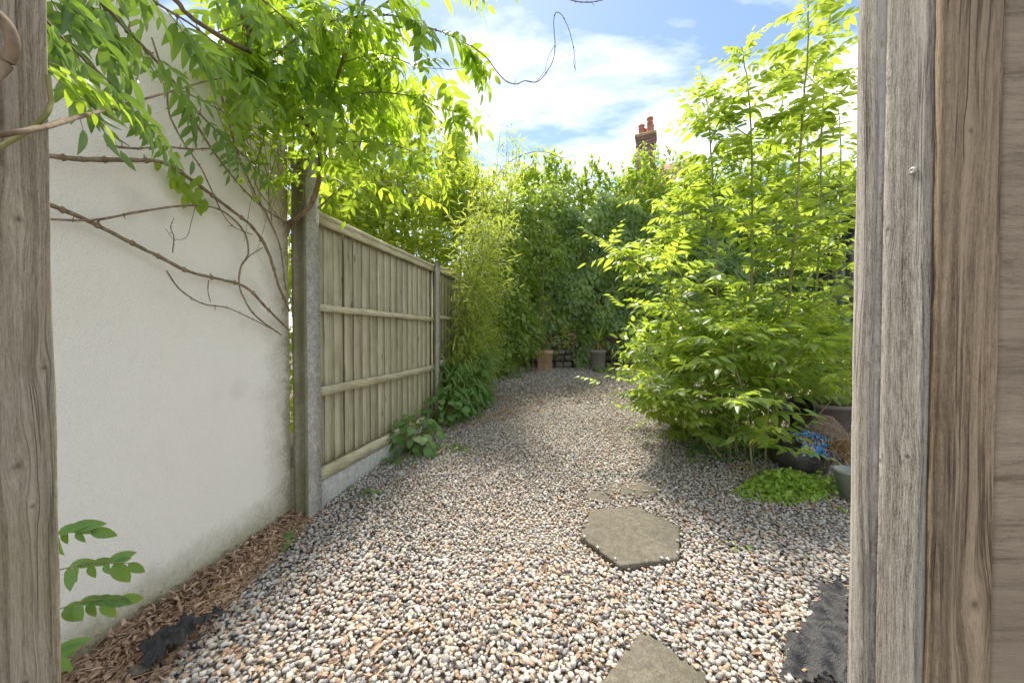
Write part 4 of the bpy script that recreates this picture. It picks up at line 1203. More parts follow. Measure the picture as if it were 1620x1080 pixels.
# stems crossing in front of the left post
wood([P(-30, 218, .36), P(60, 203, .40), P(120, 187, .55), P(200, 165, .85), P(280, 142, 1.2), P(330, 127, 1.5), P(370, 125, 1.7), P(410, 140, 1.9)], .0028, .004)
wood([P(76, 120, .42), P(79, 145, .42), P(80, 165, .42), P(70, 185, .41), P(40, 210, .40), P(-20, 243, .37)], .0024, .0024, 'stem', 'stem_green', 10, 0)
wood([P(-30, 5, .36), P(-8, 20, .38), P(12, 42, .38), P(20, 72, .38), P(10, 102, .38), P(-12, 122, .37), P(-30, 132, .36)], .0055, .005, n=12, wob=0)
wood([P(195, 5, .9), P(190, 20, .9), P(178, 35, .9), P(155, 42, .9)], .004, .003)
nleaf = 0
def leafy(pts, r, n, lo=.3, sc=1.0, droop=1.0, follow=.3, twig=True, side=None, kinds=None):
    """a hanging shoot with leaves along it"""
    global nleaf
    pp = wood(pts, r, r * .4, 'stem', 'stem', 5, .002) if twig else smooth_path(pts, 6)
    for i in range(n):
        q = lo + (1 - lo) * (i + rng.random() * .6) / n
        idx = min(len(pp) - 2, int(q * (len(pp) - 1)))
        a = pp[idx]; tdir = pp[idx + 1] - pp[idx]; tdir = tdir / (np.linalg.norm(tdir) + 1e-9)
        an = rng.random() * 6.28
        d = np.array((math.cos(an), math.sin(an), 0)) * .6 + tdir * follow - np.array((0, 0, rng.uniform(-.25, .8) * droop))
        if side is not None: d = d + np.asarray(side)
        ks = kinds or WIS
        place(ks[rng.integers(len(ks))], 'leaf', wis, a, d, np.array((0, 0, 1)) + unit(1)[0] * .6, sc * rng.uniform(.75, 1.2))
        nleaf += 1
# near, over the left post: long blades hanging to the lower right
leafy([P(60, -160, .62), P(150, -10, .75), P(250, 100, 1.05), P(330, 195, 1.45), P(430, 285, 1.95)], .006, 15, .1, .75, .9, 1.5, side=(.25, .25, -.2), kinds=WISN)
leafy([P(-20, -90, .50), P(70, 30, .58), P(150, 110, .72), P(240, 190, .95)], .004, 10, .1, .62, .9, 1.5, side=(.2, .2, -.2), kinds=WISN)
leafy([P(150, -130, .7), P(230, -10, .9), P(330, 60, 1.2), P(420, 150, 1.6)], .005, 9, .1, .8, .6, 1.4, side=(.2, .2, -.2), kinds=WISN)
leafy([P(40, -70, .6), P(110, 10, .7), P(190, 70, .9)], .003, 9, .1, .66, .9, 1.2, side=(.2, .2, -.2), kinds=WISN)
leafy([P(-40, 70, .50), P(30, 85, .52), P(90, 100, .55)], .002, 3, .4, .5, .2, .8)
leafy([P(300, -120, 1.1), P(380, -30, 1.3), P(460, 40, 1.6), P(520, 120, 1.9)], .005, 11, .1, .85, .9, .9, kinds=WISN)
# right hand sprays against the sky
leafy([P(421, 100, 1.75), P(503, 40, 1.75), P(607, 24, 1.7), P(660, 38, 1.7), P(717, 58, 1.7), P(750, 76, 1.7)], .005, 17, .2, .9, .5, .6)
leafy([P(481, 192, 2.05), P(560, 150, 2.0), P(640, 150, 1.95), P(700, 172, 1.9), P(738, 178, 1.9)], .004, 16, .2, .9, .6, .6)
leafy([P(502, 225, 2.15), P(580, 225, 2.1), P(640, 235, 2.1), P(690, 262, 2.1)], .004, 14, .2, .85, .9, .5)
leafy([P(540, 100, 2.0), P(600, 85, 1.95), P(660, 105, 1.9), P(715, 110, 1.85)], .003, 12, .2, .85, .9, .5)
leafy([P(560, 40, 1.9), P(620, 0, 1.8), P(690, -30, 1.6), P(770, -60, 1.5)], .004, 10, .2, .85, .8, .5)
leafy([P(505, 280, 2.18), P(560, 290, 2.2), P(620, 290, 2.25), P(665, 310, 2.3)], .003, 10, .2, .75, .9, .4)
for k in range(14):
    e = P(rng.uniform(480, 645), rng.uniform(-20, 270), rng.uniform(1.75, 2.5))
    a = (tr3 if e[2] > 2.3 else tr)[rng.integers(3, 22)]
    leafy([a, (a + e) / 2 + (0, 0, .10), e], .003, 8, .3, .85, 1.0, .4)
for k in range(20):
    a = (tr, tr2, tr3)[k % 3]; a = a[rng.integers(len(a) // 3, len(a))]
    u, v = rng.uniform(330, 670), rng.uniform(-30, 250)
    if v > 60 + (u - 250) * .8: v = 60 + (u - 250) * .5 * rng.random()
    e = P(u, v, rng.uniform(1.5, 2.4))
    leafy([a, (a + e) / 2 + (0, 0, .12), e], .003, 8, .25, .9, 1.0, .3)
# unseen overhead shoots of the vine, added to shade the post and gravel
for k in range(5):
    e = np.array((rng.uniform(-1.0, .35), rng.uniform(1.1, 2.3), rng.uniform(2.75, 3.5)))
    if (e[2] - CAMZ) / e[1] < 1.02: e[2] = CAMZ + e[1] * 1.02 + rng.uniform(.05, .3)
    a = tr3[-1] if k % 2 else tr2[-1]
    leafy([a, (a + e) / 2 + (0, 0, .15), e], .004, 9, .25, 1.0, .6, .4)
# bare tendril hanging in the sky
wood([P(745, 72, 1.7), P(770, 92, 1.7), P(785, 112, 1.7), P(800, 128, 1.7), P(817, 133, 1.7), P(830, 128, 1.7), P(848, 130, 1.7), P(862, 118, 1.7), P(875, 95, 1.7), P(878, 70, 1.7), P(876, 35, 1.7), P(880, 20, 1.7), P(890, 26, 1.7), P(901, 50, 1.7), P(908, 80, 1.7), P(908, 100, 1.7), P(911, 112, 1.7)], .0028, .0014, 'tendril', n=5)
wood([P(848, 130, 1.71), P(862, 112, 1.72), P(866, 95, 1.72), P(877, 72, 1.72)], .0014, .0012, 'tendril', n=4)
wood([P(890, -4, 1.5), P(915, 3, 1.5), P(940, 3, 1.5), P(965, -4, 1.5)], .0022, .0018, 'tendril', n=5)
wood([P(503, 330, 2.25), P(530, 305, 2.3), P(572, 270, 2.4)], .006, .005, 'stem')
# small leaved climber twining at the wall end
t = thing('honeysuckle', 'fine stemmed small leaved climber hanging against the end of the white wall', 'climbing plant', PW(430, 400, .1))
mb = MB(); ml = MB()
for k in range(30):
    u0, v0 = rng.uniform(330, 490), rng.uniform(60, 200); u1, v1 = rng.uniform(385, 475), rng.uniform(230, 400)
    a, b = PW(u0, v0, .12 + .1 * rng.random()), PW(min(u1, 462), v1, .05 + .06 * rng.random())
    pp = tube(mb, [a, (a + b) / 2 + rng.normal(0, .05, 3), b], .0022, .0012, 4, 6, .003)
    n = 16; q = pp[rng.integers(0, len(pp) - 4, n)]
    cloud(ml, OVAL, q + rng.normal(0, .012, (n, 3)), unit(n) + (.3, -.2, -.4), unit(n) * .6 + (.5, -.4, .8), rng.uniform(.025, .055, n))
for u, v in [(268, 250), (300, 300), (308, 312), (295, 298), (312, 300), (285, 270), (300, 280)]:
    n = 3; q = np.repeat([PW(u, v, .06)], n, 0) + rng.normal(0, .03, (n, 3)); cloud(ml, blade(1, .5, 6, .2, .25, .42, .8), q, unit(n) * .5 + (.1, 0, -1), unit(n) * .4 + (.8, -.5, .3), rng.uniform(.05, .075, n))
mb.build('stem', MAT['stem'], t, smooth=True); ml.build('foliage', MAT['wist'], t, kind='stuff')

# nettle-like sprig beside the foot of the left gate post
LOBE = blade(1, .50, 6, .35, .45, .45, .75)
for k, (u0, v0, u1, v1, n, lab) in enumerate([(85, 845, 150, 838, 4, 'uppermost green leafy sprig beside the left gate post'), (85, 900, 215, 890, 6, 'longest leafy sprig beside the left gate post, reaching over the wall'), (85, 965, 195, 945, 5, 'third leafy sprig down the left gate post, curled at the tip'), (85, 1040, 108, 1020, 3, 'lowest leafy sprig at the foot of the left gate post')]):
    a, b = P(u0 - 15, v0 + 6, .62), P(u1, v1, .66)
    t = thing('leafy_sprig', lab, 'weed', a, 'leafy sprigs by the left gate post')
    mb = MB(); pp = tube(mb, [a, (a + b) / 2 + (0, 0, .008), b], .0012, .0008, 4, 6); mb.build('stem', MAT['stem_green'], t, smooth=True)
    for i in range(n):
        q = pp[int((.25 + .72 * i / max(1, n - 1)) * (len(pp) - 1))]
        for s in ((-1, 1) if i < n - 1 else (0,)):
            mb = MB(); d = np.array([[.55 + (.5 if s == 0 else 0), .35 * s, -.75 if s <= 0 else -.1 + .2 * rng.random()]]) + rng.normal(0, .28, (1, 3))
            cloud(mb, LOBE, np.array([q]), d, np.array([[.1, -.75, .6]]) + rng.normal(0, .15, (1, 3)), np.array([rng.uniform(.020, .048)]))
            mb.build('leaf', MAT['sprig'], t, smooth=True)
#==SMALL==
# ------------------------------------------------------------------ weeds along the fence and in the gravel
def weed(u, v, n, size, spread, label, mat='weed', h=.12, tpl=None, cat='weed', grp='weeds along the fence', parts=True):
    b = G(u, v)
    t = thing('weed_plant', label, cat, b, grp)
    tpl = tpl or blade(1, .75, 4, .12, .3, .40, .7)
    ms = MB(); ml = MB()
    for i in range(n):
        an = rng.random() * 6.28; r = spread * rng.random() ** .6
        tip = b + np.array((math.cos(an) * r, math.sin(an) * r, h * rng.uniform(.12, 1.1) * (1.1 - .5 * r / spread)))
        rt = b + np.array((math.cos(an) * r * .25, math.sin(an) * r * .25, 0))
        tube(ms, [rt, (rt + tip) / 2 + (0, 0, h * .2), tip], .0022, .0014, 4, 3)
        m = ml if not parts else MB()
        d = np.array([[math.cos(an), math.sin(an), -.3]]) + rng.normal(0, .25, (1, 3))
        cloud(m, tpl, np.array([tip]), d, np.array([[.1 * math.cos(an), -.35, 1]]) + rng.normal(0, .2, (1, 3)), np.array([size * rng.uniform(.65, 1.2)]))
        if parts: m.build('leaf', MAT[mat], t, smooth=True)
    ms.build('stem', MAT['stem_green'], t, smooth=True)
    if not parts: ml.build('foliage', MAT[mat], t, kind='stuff')
weed(655, 714, 95, .10, .24, 'broad leaved weed clump at the middle of the bare fence panel', h=.36)
weed(640, 728, 14, .10, .12, 'lowest broad leaved weed touching the pale gravel board', h=.10)
weed(700, 672, 95, .10, .28, 'taller weed clump at the far end of the bare fence panel', h=.46)
weed(742, 650, 36, .10, .26, 'weed clump under the bamboo by the second post', h=.22)
weed(480, 858, 8, .105, .10, 'small broad leaved seedling in the dead leaves by the near post', h=.05, grp='seedlings in the gravel')
weed(451, 908, 2, .075, .02, 'single round leaved seedling at the edge of the dead leaves', h=.02, grp='seedlings in the gravel')
weed(507, 810, 6, .08, .07, 'seedling at the foot of the near concrete post', h=.035, grp='seedlings in the gravel')
weed(588, 783, 18, .05, .10, 'little weed tuft in the gravel below the gravel board', h=.05, grp='seedlings in the gravel')
weed(560, 778, 10, .065, .12, 'low seedlings against the pale gravel board', h=.04, grp='seedlings in the gravel')
weed(730, 712, 20, .05, .12, 'feathery weed tuft out in the gravel past the broad leaved clump', h=.07, grp='seedlings in the gravel')
weed(1168, 872, 26, .035, .09, 'pale green weed tuft to the right of the hexagonal stepping stone', 'cover', .04, grp='seedlings in the gravel')
weed(1110, 795, 8, .025, .08, 'tiny weed near the right edge of the buried stepping stone', 'cover', .03, grp='seedlings in the gravel')
weed(1315, 805, 9, .03, .06, 'small weed beside the right gate post in line with the cloudy plastic pot', 'cover', .04, grp='seedlings in the gravel')
weed(960, 590, 26, .11, .20, 'bright weed clump at the foot of the grey pot', 'cover', .20, grp='weeds by the back wall')
weed(1010, 585, 24, .10, .28, 'low weeds along the rubble wall right of the grey pot', 'cover', .14, grp='weeds by the back wall')
weed(800, 600, 30, .11, .30, 'low weeds at the foot of the thin concrete post', 'weed', .20, grp='weeds by the back wall')
# ground cover patch
t = thing('ground_cover', 'bright green patch of small round leaves in front of the dark rubber trug', 'ground cover', G(1235, 785))
ml = MB()
for k in range(2300):
    an = rng.random() * 6.28; r = rng.random() ** .6
    u = 1238 + math.cos(an) * r * (72 + 14 * math.sin(3 * an)); v = 775 + math.sin(an) * r * 26
    if rng.random() < .22: u = 1290 + rng.normal(0, 22); v = 778 + rng.normal(0, 7)
    b = G(u, v); b[2] += rng.uniform(.02, .15) * (1.15 - r)
    cloud(ml, OVAL, np.array([b]), unit(1) * (1, 1, .7), np.array([[0, -.3, 1]]) + rng.normal(0, .5, (1, 3)), np.array([rng.uniform(.02, .045)]))
ml.build('foliage', MAT['cover'], t, kind='stuff')
# dark herb layer under the saplings
t = thing('low_herbs', 'low dark herbs at the gravel edge beneath the saplings', 'ground cover', G(1160, 735))
ml = MB()
for k in range(900):
    u = rng.uniform(1090, 1250); v = 722 + rng.normal(0, 9) - .05 * (u - 1090)
    b = G(u, v); b[2] += rng.uniform(.0, .16) * rng.random()
    cloud(ml, OVAL, np.array([b]), unit(1) * (1, 1, .4), np.array([[0, -.4, 1]]) + rng.normal(0, .3, (1, 3)), np.array([rng.uniform(.025, .05)]))
ml.build('foliage', MAT['weed'], t, kind='stuff')

# ------------------------------------------------------------------ dead leaves and twigs
ml = MB()
CUR = blade(1, .5, 3, .9, .5, .4); STRIP = blade(1, .11, 3, .5, .3, .5)
N = 9000
Y = rng.uniform(1.05, 2.42, N) ; edge = litter_edge(Y)
q = rng.random(N) ** .8
x = wx(Y) + .005 + (edge - wx(Y) + .05) * q + rng.normal(0, .01, N)
z = g(Y) + .006 + .055 * (1 - q) * rng.random(N) + .02 * rng.random(N)
pos = np.stack((np.maximum(x, wx(Y) + .01), Y, z), 1)
h = N // 2
cloud(ml, CUR, pos[:h], unit(h) * (1, 1, .35), unit(h) * .6 + (0, 0, 1), rng.uniform(.014, .040, h))
cloud(ml, STRIP, pos[h:], unit(N - h) * (1, 1, .3), unit(N - h) * .6 + (0, 0, 1), rng.uniform(.02, .065, N - h))
# scattered over the gravel, thicker along the fence and under the trees
sc = []
for u, v in sample_px(1500, 640, 980, 595, 700, lambda u, v: (v < 700 - (u - 640) * .22) & (v > 690 - (u - 640) * .55)): sc.append(G(u, v, .025))
for k in range(900): sc.append(G(rng.uniform(300, 1330), rng.uniform(640, 1070), .022))
for k in range(260): sc.append(G(rng.uniform(1150, 1335), rng.normal(745, 22), .026))
for k in range(200): sc.append(G(rng.uniform(470, 640), 800 - rng.uniform(0, 150) * .6, .02))
sc = np.array(sc); sc = sc[sc[:, 0] > fence_x(sc[:, 1]) + .03]; N = len(sc)
cloud(ml, CUR, sc[::2], unit(len(sc[::2])) * (1, 1, .3), unit(len(sc[::2])) * .5 + (0, 0, 1), rng.uniform(.018, .05, len(sc[::2])))
cloud(ml, STRIP, sc[1::2], unit(len(sc[1::2])) * (1, 1, .2), unit(len(sc[1::2])) * .5 + (0, 0, 1), rng.uniform(.03, .09, len(sc[1::2])))
ml.build('leaf_litter', MAT['dead'], kind='stuff')
for k, (u0, v0, u1, v1, r, l) in enumerate([(690, 718, 707, 702, .010, 'short pale stick in the gravel by the broad leaved weeds'), (745, 668, 800, 648, .008, 'long pale stick lying in front of the bamboo'), (770, 660, 815, 640, .007, 'thin bent stick on the dead leaves below the bamboo'),
                                            (1160, 738, 1330, 741, .007, 'long thin stick lying across the front of the trug'), (1278, 770, 1330, 748, .005, 'forked twig leaning up towards the cloudy plastic pot'), (300, 975, 345, 935, .004, 'thin straw on the dead leaves by the white wall'), (225, 1000, 340, 885, .003, 'dark straight twig at the foot of the white wall'), (828, 838, 856, 815, .003, 'fine twig on the gravel left of the hexagonal stone')]):
    a, b = G(u0, v0, .03), G(u1, v1, .035)
    mb = MB(); tube(mb, [a, (a + b) / 2 + rng.normal(0, .01, 3), b], r, r * .6, 6, 4, .002)
    tag(mb.build('stick', MAT['straw'] if k != 6 else MAT['stem'], smooth=True, origin=(a + b) / 2), l, 'stick', 'sticks lying on the gravel')

mb = MB()
for k in range(150):
    if k < 70:
        Y = rng.uniform(1.15, 2.3); p0 = np.array((wx(Y) + rng.uniform(.03, .42) * (2.5 - Y) / 1.2, Y, 0))
    else:
        u = rng.uniform(640, 900); q = G(u, max(596, 690 - (u - 640) * .42 + rng.normal(0, 12))); p0 = q
    p0[2] = float(g(p0[1])) + .035; an = rng.normal(.9, .7); L = rng.uniform(.06, .26)
    d = np.array((math.cos(an), math.sin(an), rng.normal(0, .05))) * L
    tube(mb, [p0, p0 + d * .5 + rng.normal(0, .012, 3) * (1, 1, .4), p0 + d], .0022, .0012, 4, 4, tint=rng.random())
mb.build('straw_litter', MAT['straw'], kind='stuff')

# ------------------------------------------------------------------ black membrane scraps
def scrap(poly, label, zlift, seed):
    r = np.random.default_rng(seed)
    xy = np.array([G(u, v)[:2] for u, v in poly])
    lo, hi = xy.min(0), xy.max(0)
    n = 70
    xs = np.linspace(lo[0], hi[0], n); ys = np.linspace(lo[1], hi[1], n)
    X, Yq = np.meshgrid(xs, ys)
    P2 = np.stack((X.ravel(), Yq.ravel()), 1)
    jit = np.stack((np.sin(P2[:, 1] * 63 + 1) + np.sin(P2[:, 1] * 131), np.sin(P2[:, 0] * 57) + np.sin(P2[:, 0] * 141 + 2)), 1) * .010
    ins = inside(xy, P2 + jit)
    hgt = np.zeros(n * n)
    for k in range(26):
        kx, ky = r.normal(0, 38, 2); hgt += np.abs(np.sin(P2[:, 0] * kx + P2[:, 1] * ky + r.random() * 6)) ** 3 * r.uniform(.002, .0075)
    z = g(P2[:, 1]) + zlift + hgt + r.normal(0, .0012, n * n)
    V = np.column_stack((P2, z))
    Fs = []
    for a in range(n - 1):
        for b in range(n - 1):
            q = (a * n + b, a * n + b + 1, (a + 1) * n + b + 1, (a + 1) * n + b)
            if ins[list(q)].all(): Fs.append(q)
    used = sorted(set(i for f in Fs for i in f)); mp_ = {v: i for i, v in enumerate(used)}
    Vt = V[used]; Fs = [tuple(mp_[i] for i in f) for f in Fs]
    mb = MB().add(Vt, Fs)
    c = Vt.mean(0)
    return tag(mb.build('weed_membrane', MAT['fabric'], smooth=True, origin=c), label, 'weed membrane', 'scraps of black weed membrane')
scrap([(1345, 930), (1300, 955), (1280, 985), (1262, 1020), (1240, 1038), (1232, 1110), (1350, 1110)], 'crumpled black weed membrane on the gravel against the right gate post', .028, 1)
scrap([(345, 985), (320, 1000), (285, 1005), (245, 1030), (215, 1075), (235, 1090), (262, 1060), (300, 1035), (330, 1010), (352, 1000)], 'torn strip of black weed membrane between dead leaves and gravel', .024, 2)
for k, (u, v, l) in enumerate([(1298, 998, 'pale wood chip on the crumpled membrane, left of its pair'), (1318, 996, 'pale wood chip on the crumpled membrane, close to the gate post'), (1272, 1062, 'tan stone chip on the near part of the crumpled membrane')]):
    c = G(u, v, .062); mb = MB()
    bevbox(mb, c - (.012, .006, .0), np.array((.026, (-1) ** k * .008, .002)), (-.003, .007, .001), (0, 0, .003), .001)
    tag(mb.build('wood_chip', MAT['straw'], origin=c), l, 'wood chip', 'chips on the membrane')
c = G(222, 1058, .03); mb = MB()
V, Fs = ICO2; mb.add(V * np.array((.085, .06, .03)) * (1 + rng.normal(0, .06, (len(V), 1))) + c, Fs, .2)
tag(mb.build('flat_stone', MAT['slab'], smooth=True, origin=c), 'flat grey green stone among the dead leaves next to the membrane strip', 'stone')

# snail and dead leaf on the wall
c = PW(275, 921, .006)
t = thing('snail', 'brown snail stuck low on the white wall', 'snail', c)
mb = MB()
for i in range(26):
    a = i * .45; r = .012 * (1 - i / 30); q = c + np.array((.2, .9, 0)) * 0 + np.array((.006 + .004 * i / 26, math.cos(a) * r * .5, math.sin(a) * r * .5))
    V, Fs = ICO1; mb.add(V * r * 1.1 + q, Fs)
mb.build('shell', MAT['snail'], t, smooth=True)
c = PW(121, 921, .004); mb = MB(); cloud(mb, CUR, np.array([c]), np.array([[.2, .3, .8]]), np.array([[1., -.2, 0]]), np.array([.02]))
tag(mb.build('dead_leaf', MAT['dead'], origin=c), 'tiny dry brown leaf caught on the white wall under the longest sprig', 'dead leaf')

# ------------------------------------------------------------------ pots at the back
def pot(u, v, top_v, hw, Y, mat, label, name='flower_pot'):
    c = P(u, v, Y); h = (v - top_v) / F * Y; r = hw / F * Y
    t = thing(name, label, 'flower pot', c, 'flower pots by the back wall')
    mb = MB()
    lathe(mb, c, [(0, 0), (r * .74, 0), (r * .76, .01), (r * .92, h * .84), (r * .99, h * .85), (r * 1.0, h * .87), (r * 1.0, h * .985), (r * .97, h), (r * .86, h), (r * .84, h * .85)], 32)
    mb.build('body', MAT[mat], t, smooth=False)
    for p_ in t.children[-1].data.polygons: p_.use_smooth = True
    mb = MB(); lathe(mb, c, [(r * .845, h * .84), (0, h * .86)], 24); mb.build('compost', MAT['soil'], t)
    return c, h, r
c, h, r = pot(862, 585, 554, 14, 8.5, 'terracotta', 'terracotta flower pot with bare stems at the back corner')
t = thing('potted_shrub', 'nearly bare brown stemmed shrub standing in the terracotta pot', 'shrub', c + (0, 0, h * .85))
mb = MB()
for k in range(9): 
    b = c + (rng.normal(0, .03), rng.normal(0, .03), h * .84); e = b + (rng.normal(0, .12), rng.normal(0, .1), rng.uniform(.4, .9)); tube(mb, [b, (b + e) / 2 + rng.normal(0, .03, 3), e], .008, .003, 5, 4, .004)
mb.build('stem', MAT['stem'], t, smooth=True)
c, h, r = pot(946, 584, 553, 13, 8.3, 'greypot', 'grey glazed pot holding the spiky plant')
t = thing('spiky_plant', 'spiky plant with long green blades and drooping straw coloured dead leaves', 'plant', c + (0, 0, h * .85))
SW = blade(1, .06, 5, .3, .12, .3); SD = blade(1, .05, 5, .3, .75, .3)
top = c + (0, 0, h + .18)
mb = MB(); tube(mb, [c + (0, 0, h * .8), top], .04, .035, 8, 3); mb.build('trunk', MAT['straw'], t, smooth=True)
for k in range(26):
    an = rng.random() * 6.28; mb = MB()
    cloud(mb, SW, np.array([top + (0, 0, .05 * rng.random())]), np.array([[math.cos(an), math.sin(an), rng.uniform(.3, 2)]]), np.array([[0., 0, 1]]), np.array([rng.uniform(.45, .7)])); mb.build('leaf', MAT['laurel'], t, smooth=True)
for k in range(26):
    an = rng.random() * 6.28; mb = MB()
    cloud(mb, SD, np.array([top + (0, 0, -.05 * rng.random())]), np.array([[math.cos(an) * .8, math.sin(an) * .8, rng.uniform(-.9, .1)]]), np.array([[math.cos(an), math.sin(an), .6]]), np.array([rng.uniform(.35, .6)]))
    o = mb.build('leaf', MAT['straw'], t, smooth=True); o['label'] = 'dead straw coloured leaf'
c = P(1004, 566, 8.5); mb = MB()
bevbox(mb, c + (-.30, -.12, -.12), (.56, 0, 0), (0, .3, 0), (0, 0, .28), .02, 2, .006)
tag(mb.build('stone_block', MAT['concrete_green'], origin=c), 'pale weathered stone block against the back wall right of the grey pot', 'stone block')
c = P(975, 536, 7.9); mb = MB()
lathe(mb, c, [(0, -.10), (.08, -.10), (.22, -.02), (.29, .04), (.30, .05), (.27, .045), (.18, -.02), (0, -.05)], 28); 
for k in range(3): tube(mb, [c + (.1 * math.cos(k * 2.1), .1 * math.sin(k * 2.1), -.08), c + (.16 * math.cos(k * 2.1), .16 * math.sin(k * 2.1), float(g(7.9)) - c[2])], .012, .012, 6, 2)
tag(mb.build('bird_bath', MAT['planter'], smooth=True, origin=c), 'shallow brown bowl on thin legs right of the spiky plant', 'bowl')
# pale hoop of bare vine near the pots
c = P(890, 536, 8.0)
mb = MB(); tube(mb, [P(908, 528, 8), P(895, 531, 7.9), P(875, 534, 7.8), P(872, 539, 7.8), P(882, 543, 7.8), P(897, 541, 7.9), P(911, 533, 8), P(905, 530, 8.05), P(890, 520, 8), P(880, 505, 8), P(872, 495, 8), P(868, 480, 8), P(858, 470, 7.9), P(852, 455, 7.9), P(842, 445, 7.8)], .011, .006, 5, 5)
t = thing('vine_shoot', 'pale looping vine shoot with yellow leaf tufts in front of the creeper', 'climbing plant', c)
mb.build('stem', MAT['straw'], t, smooth=True)
mb = MB()
for u, v in [(842, 447), (850, 456), (862, 470), (866, 486), (880, 505), (893, 522), (897, 545), (835, 430)]:
    n = 14; cloud(mb, B3, np.repeat([P(u, v, 7.8)], n, 0) + rng.normal(0, .05, (n, 3)), unit(n), unit(n) * .5 + (0, 0, 1), rng.uniform(.07, .13, n))
mb.build('foliage', MAT['bush'], t, kind='stuff')
# arching shoots against the sky above the corner
t = thing('arching_shoot', 'thin arching shoot curling against the sky above the creeper', 'climbing plant', P(790, 300, 6.5))
mb = MB(); ml = MB()
for px in ([(770, 300), (800, 262), (830, 244), (860, 240), (890, 250), (908, 246), (910, 262)], [(815, 290), (835, 265), (852, 258), (858, 268)]):
    pp = tube(mb, [P(u, v, 6.4) for u, v in px], .008, .003, 5, 6)
    n = 26; q = pp[rng.integers(0, int(len(pp) * .7), n)]; cloud(ml, LANCE, q, unit(n) + (.1, 0, -.2), unit(n) * .5 + (0, 0, 1), rng.uniform(.1, .2, n))
mb.build('stem', MAT['stem'], t, smooth=True); ml.build('foliage', MAT['bush'], t, kind='stuff')

# ------------------------------------------------------------------ clutter by the right gate post
# rubber trug lying on its side
c = G(1288, 757)
t = thing('rubber_trug', 'dusty dark rubber trug slumped under the printed bag', 'bucket', c)
axis = Matrix.Rotation(R(14), 4, 'Y') @ Matrix.Rotation(R(-14), 4, 'X')
mb = MB(); lathe(mb, c + (0, .16, 0), [(0, .0), (.17, 0), (.185, .02), (.205, .11), (.215, .21), (.222, .215), (.225, .225), (.222, .235), (.205, .23), (.17, .03), (0, .015)], 40, axis); mb.build('body', MAT['trug'], t, smooth=True)
mb = MB(); lathe(mb, c + (0, .16, 0), [(.206, .20), (.15, .22), (.07, .235), (0, .24)], 24, axis); mb.build('compost', MAT['soil'], t, smooth=True)
mb = MB(); pp = [c + np.array(axis.to_3x3() @ Vector((.208 * math.cos(a), .208 * math.sin(a), .22 + .05 * math.sin((a - 3.6) / .9 * 1.57)))) + (0, .16, 0) for a in np.linspace(3.6, 4.5, 6)]
tube(mb, pp, .009, .009, 6, 4); mb.build('handle', MAT['blackplastic'], t, smooth=True)
# printed compost bag draped on the trug
c = P(1297, 703, 2.80)
n = 46; V = []
dirb = np.array((0, .55, .83)); nb_ = np.array((0, -.83, .55))
for i in range(n):
    for j in range(n):
        a, b = i / (n - 1) - .5, j / (n - 1) - .5
        w_ = .36 * (1 - .10 * math.cos(9 * b) + .05 * math.sin(b * 13))
        cr = abs(math.sin(a * 11 + b * 7)) ** 2 * .016 + abs(math.sin(a * 5 - b * 17 + 1)) ** 3 * .016 + abs(math.sin(a * 23 + b * 9)) * .006
        V.append(c + np.array((a * w_, 0, -.10 * a - .05 * (a * 2) ** 2)) + dirb * b * .22 + nb_ * (cr - .10 * max(0, b) ** 1.5))
mb = MB().add(V, [(i * n + j, (i + 1) * n + j, (i + 1) * n + j + 1, i * n + j + 1) for i in range(n - 1) for j in range(n - 1)])
o = mb.build('compost_bag', MAT['bag'], smooth=True, origin=c)
sm = o.modifiers.new('thickness', 'SOLIDIFY'); sm.thickness = .002
tag(o, 'crumpled blue, navy and orange printed plastic bag under the wicker basket', 'plastic bag')
# grey crumpled sack end at its left
c = P(1253, 693, 2.98); mb = MB(); V, Fs = ico(3)
mb.add((V * np.array((.17, .14, .10))) * (1 + .12 * np.sin(V[:, :1] * 21) * np.sin(V[:, 1:2] * 17 + V[:, 2:] * 23)) + c, Fs)
tag(mb.build('plastic_sack', MAT['clear'], smooth=True, origin=c), 'cloudy crumpled plastic sack left of the printed bag', 'plastic bag')
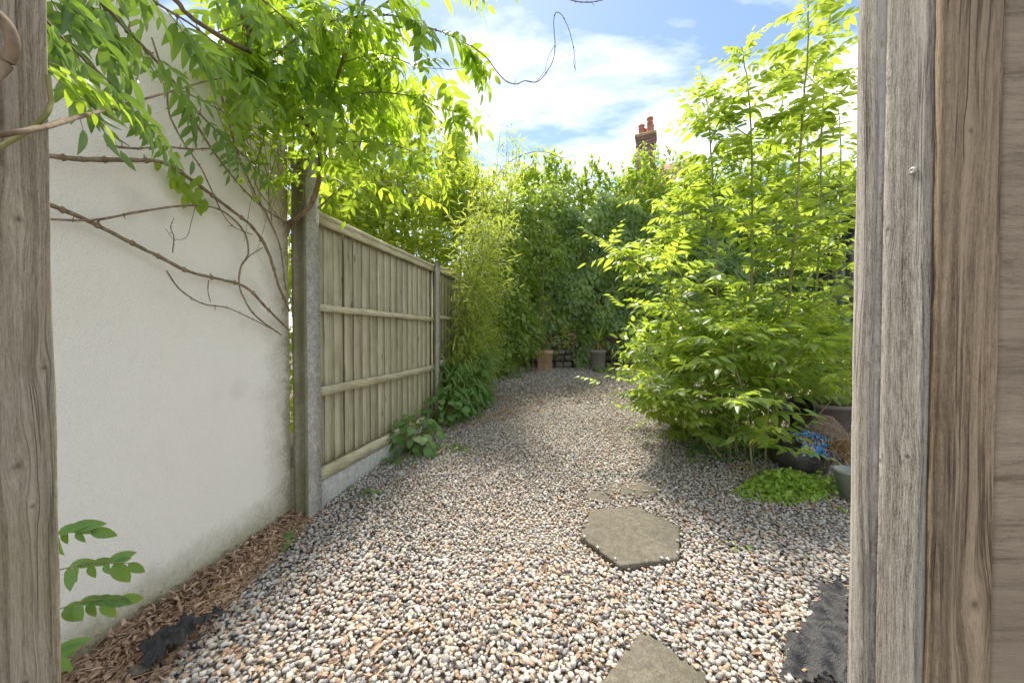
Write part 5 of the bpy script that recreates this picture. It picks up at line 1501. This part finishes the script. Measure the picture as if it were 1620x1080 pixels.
# wicker basket, upturned
c = P(1292, 692, 3.13)
t = thing('wicker_basket', 'upturned brown wicker basket on top of the rubbish heap', 'basket', c)
ax3 = np.array((Matrix.Rotation(R(9), 3, 'Y')))
prof = lambda q: .215 * (1 - .62 * q ** 2.2)
for k in range(17):
    q = k / 16; mb = MB()
    an = np.linspace(0, 2 * math.pi, 61)
    rr = prof(q) + .006 * np.sin(an * 15 + k * math.pi)
    pt = np.stack((rr * np.cos(an), rr * .8 * np.sin(an), q * .20 + .003 * np.sin(an * 5 + k)), 1) @ ax3.T + c
    tube(mb, pt, .0072, .0072, 5, smooth=False); mb.build('withy', MAT['wicker'], t, smooth=True)
for k in range(30):
    a = k * 2 * math.pi / 30; mb = MB()
    pt = np.array([(prof(q) * math.cos(a), prof(q) * .8 * math.sin(a), q * .205) for q in np.linspace(0, 1, 6)]) @ ax3.T + c
    tube(mb, pt, .004, .004, 4, smooth=False); mb.build('stake', MAT['wicker'], t, smooth=True)
mb = MB(); lathe(mb, c + ax3 @ np.array((0, 0, .196)), [(.09, 0), (.06, .006), (0, .008)], 20); mb.build('base', MAT['wicker'], t, smooth=True)
# dried stalks
c = P(1322, 706, 2.78)
t = thing('dried_stalks', 'tuft of orange brown dried stalks spilling over the printed bag', 'dried plant', c)
mb = MB()
for k in range(110):
    b = c + (.03, 0, 0) + rng.normal(0, .035, 3) * (1.0, .8, .8); d = np.array((rng.normal(-.2, .7), rng.normal(-.4, .5), rng.normal(-.3, .6))); d /= np.linalg.norm(d)
    L = rng.uniform(.06, .16); tube(mb, [b, b + d * L * .5 + rng.normal(0, .012, 3), b + d * L + (0, 0, -.03)], .003, .002, 4, 3, tint=rng.random())
mb.build('stalks', MAT['straw'], t, kind='stuff')
# black nursery pot and hose-like rim
c = P(1268, 655, 3.15); axis = Matrix.Rotation(R(-62), 4, 'Y') @ Matrix.Rotation(R(25), 4, 'X')
mb = MB(); lathe(mb, c, [(0, -.12), (.085, -.12), (.12, .08), (.13, .085), (.13, .10), (.118, .10), (.08, -.11), (0, -.112)], 30, axis)
tag(mb.build('nursery_pot', MAT['blackplastic'], smooth=True, origin=c), 'black plastic nursery pot tipped over behind the wicker basket', 'flower pot')
c = P(1300, 655, 3.55); c[2] = float(g(3.55))
mb = MB(); lathe(mb, c, [(0, 0), (.15, 0), (.155, .01), (.24, .40), (.26, .40), (.26, .44), (.235, .44), (.22, .38), (0, .36)], 36)
tag(mb.build('planter', MAT['planter'], smooth=True, origin=c), 'tapering taupe planter behind the wicker basket', 'flower pot')
# clear plastic pot by the gate post
c = G(1345, 790)
mb = MB(); lathe(mb, c, [(0, .004), (.055, .004), (.06, 0), (.095, .20), (.1, .2), (.1, .215), (.09, .215), (.055, .012), (0, .012)], 30)
o = mb.build('plastic_pot', MAT['clear'], smooth=True, origin=c)
tag(o, 'cloudy clear plastic pot half hidden by the right gate post', 'flower pot')
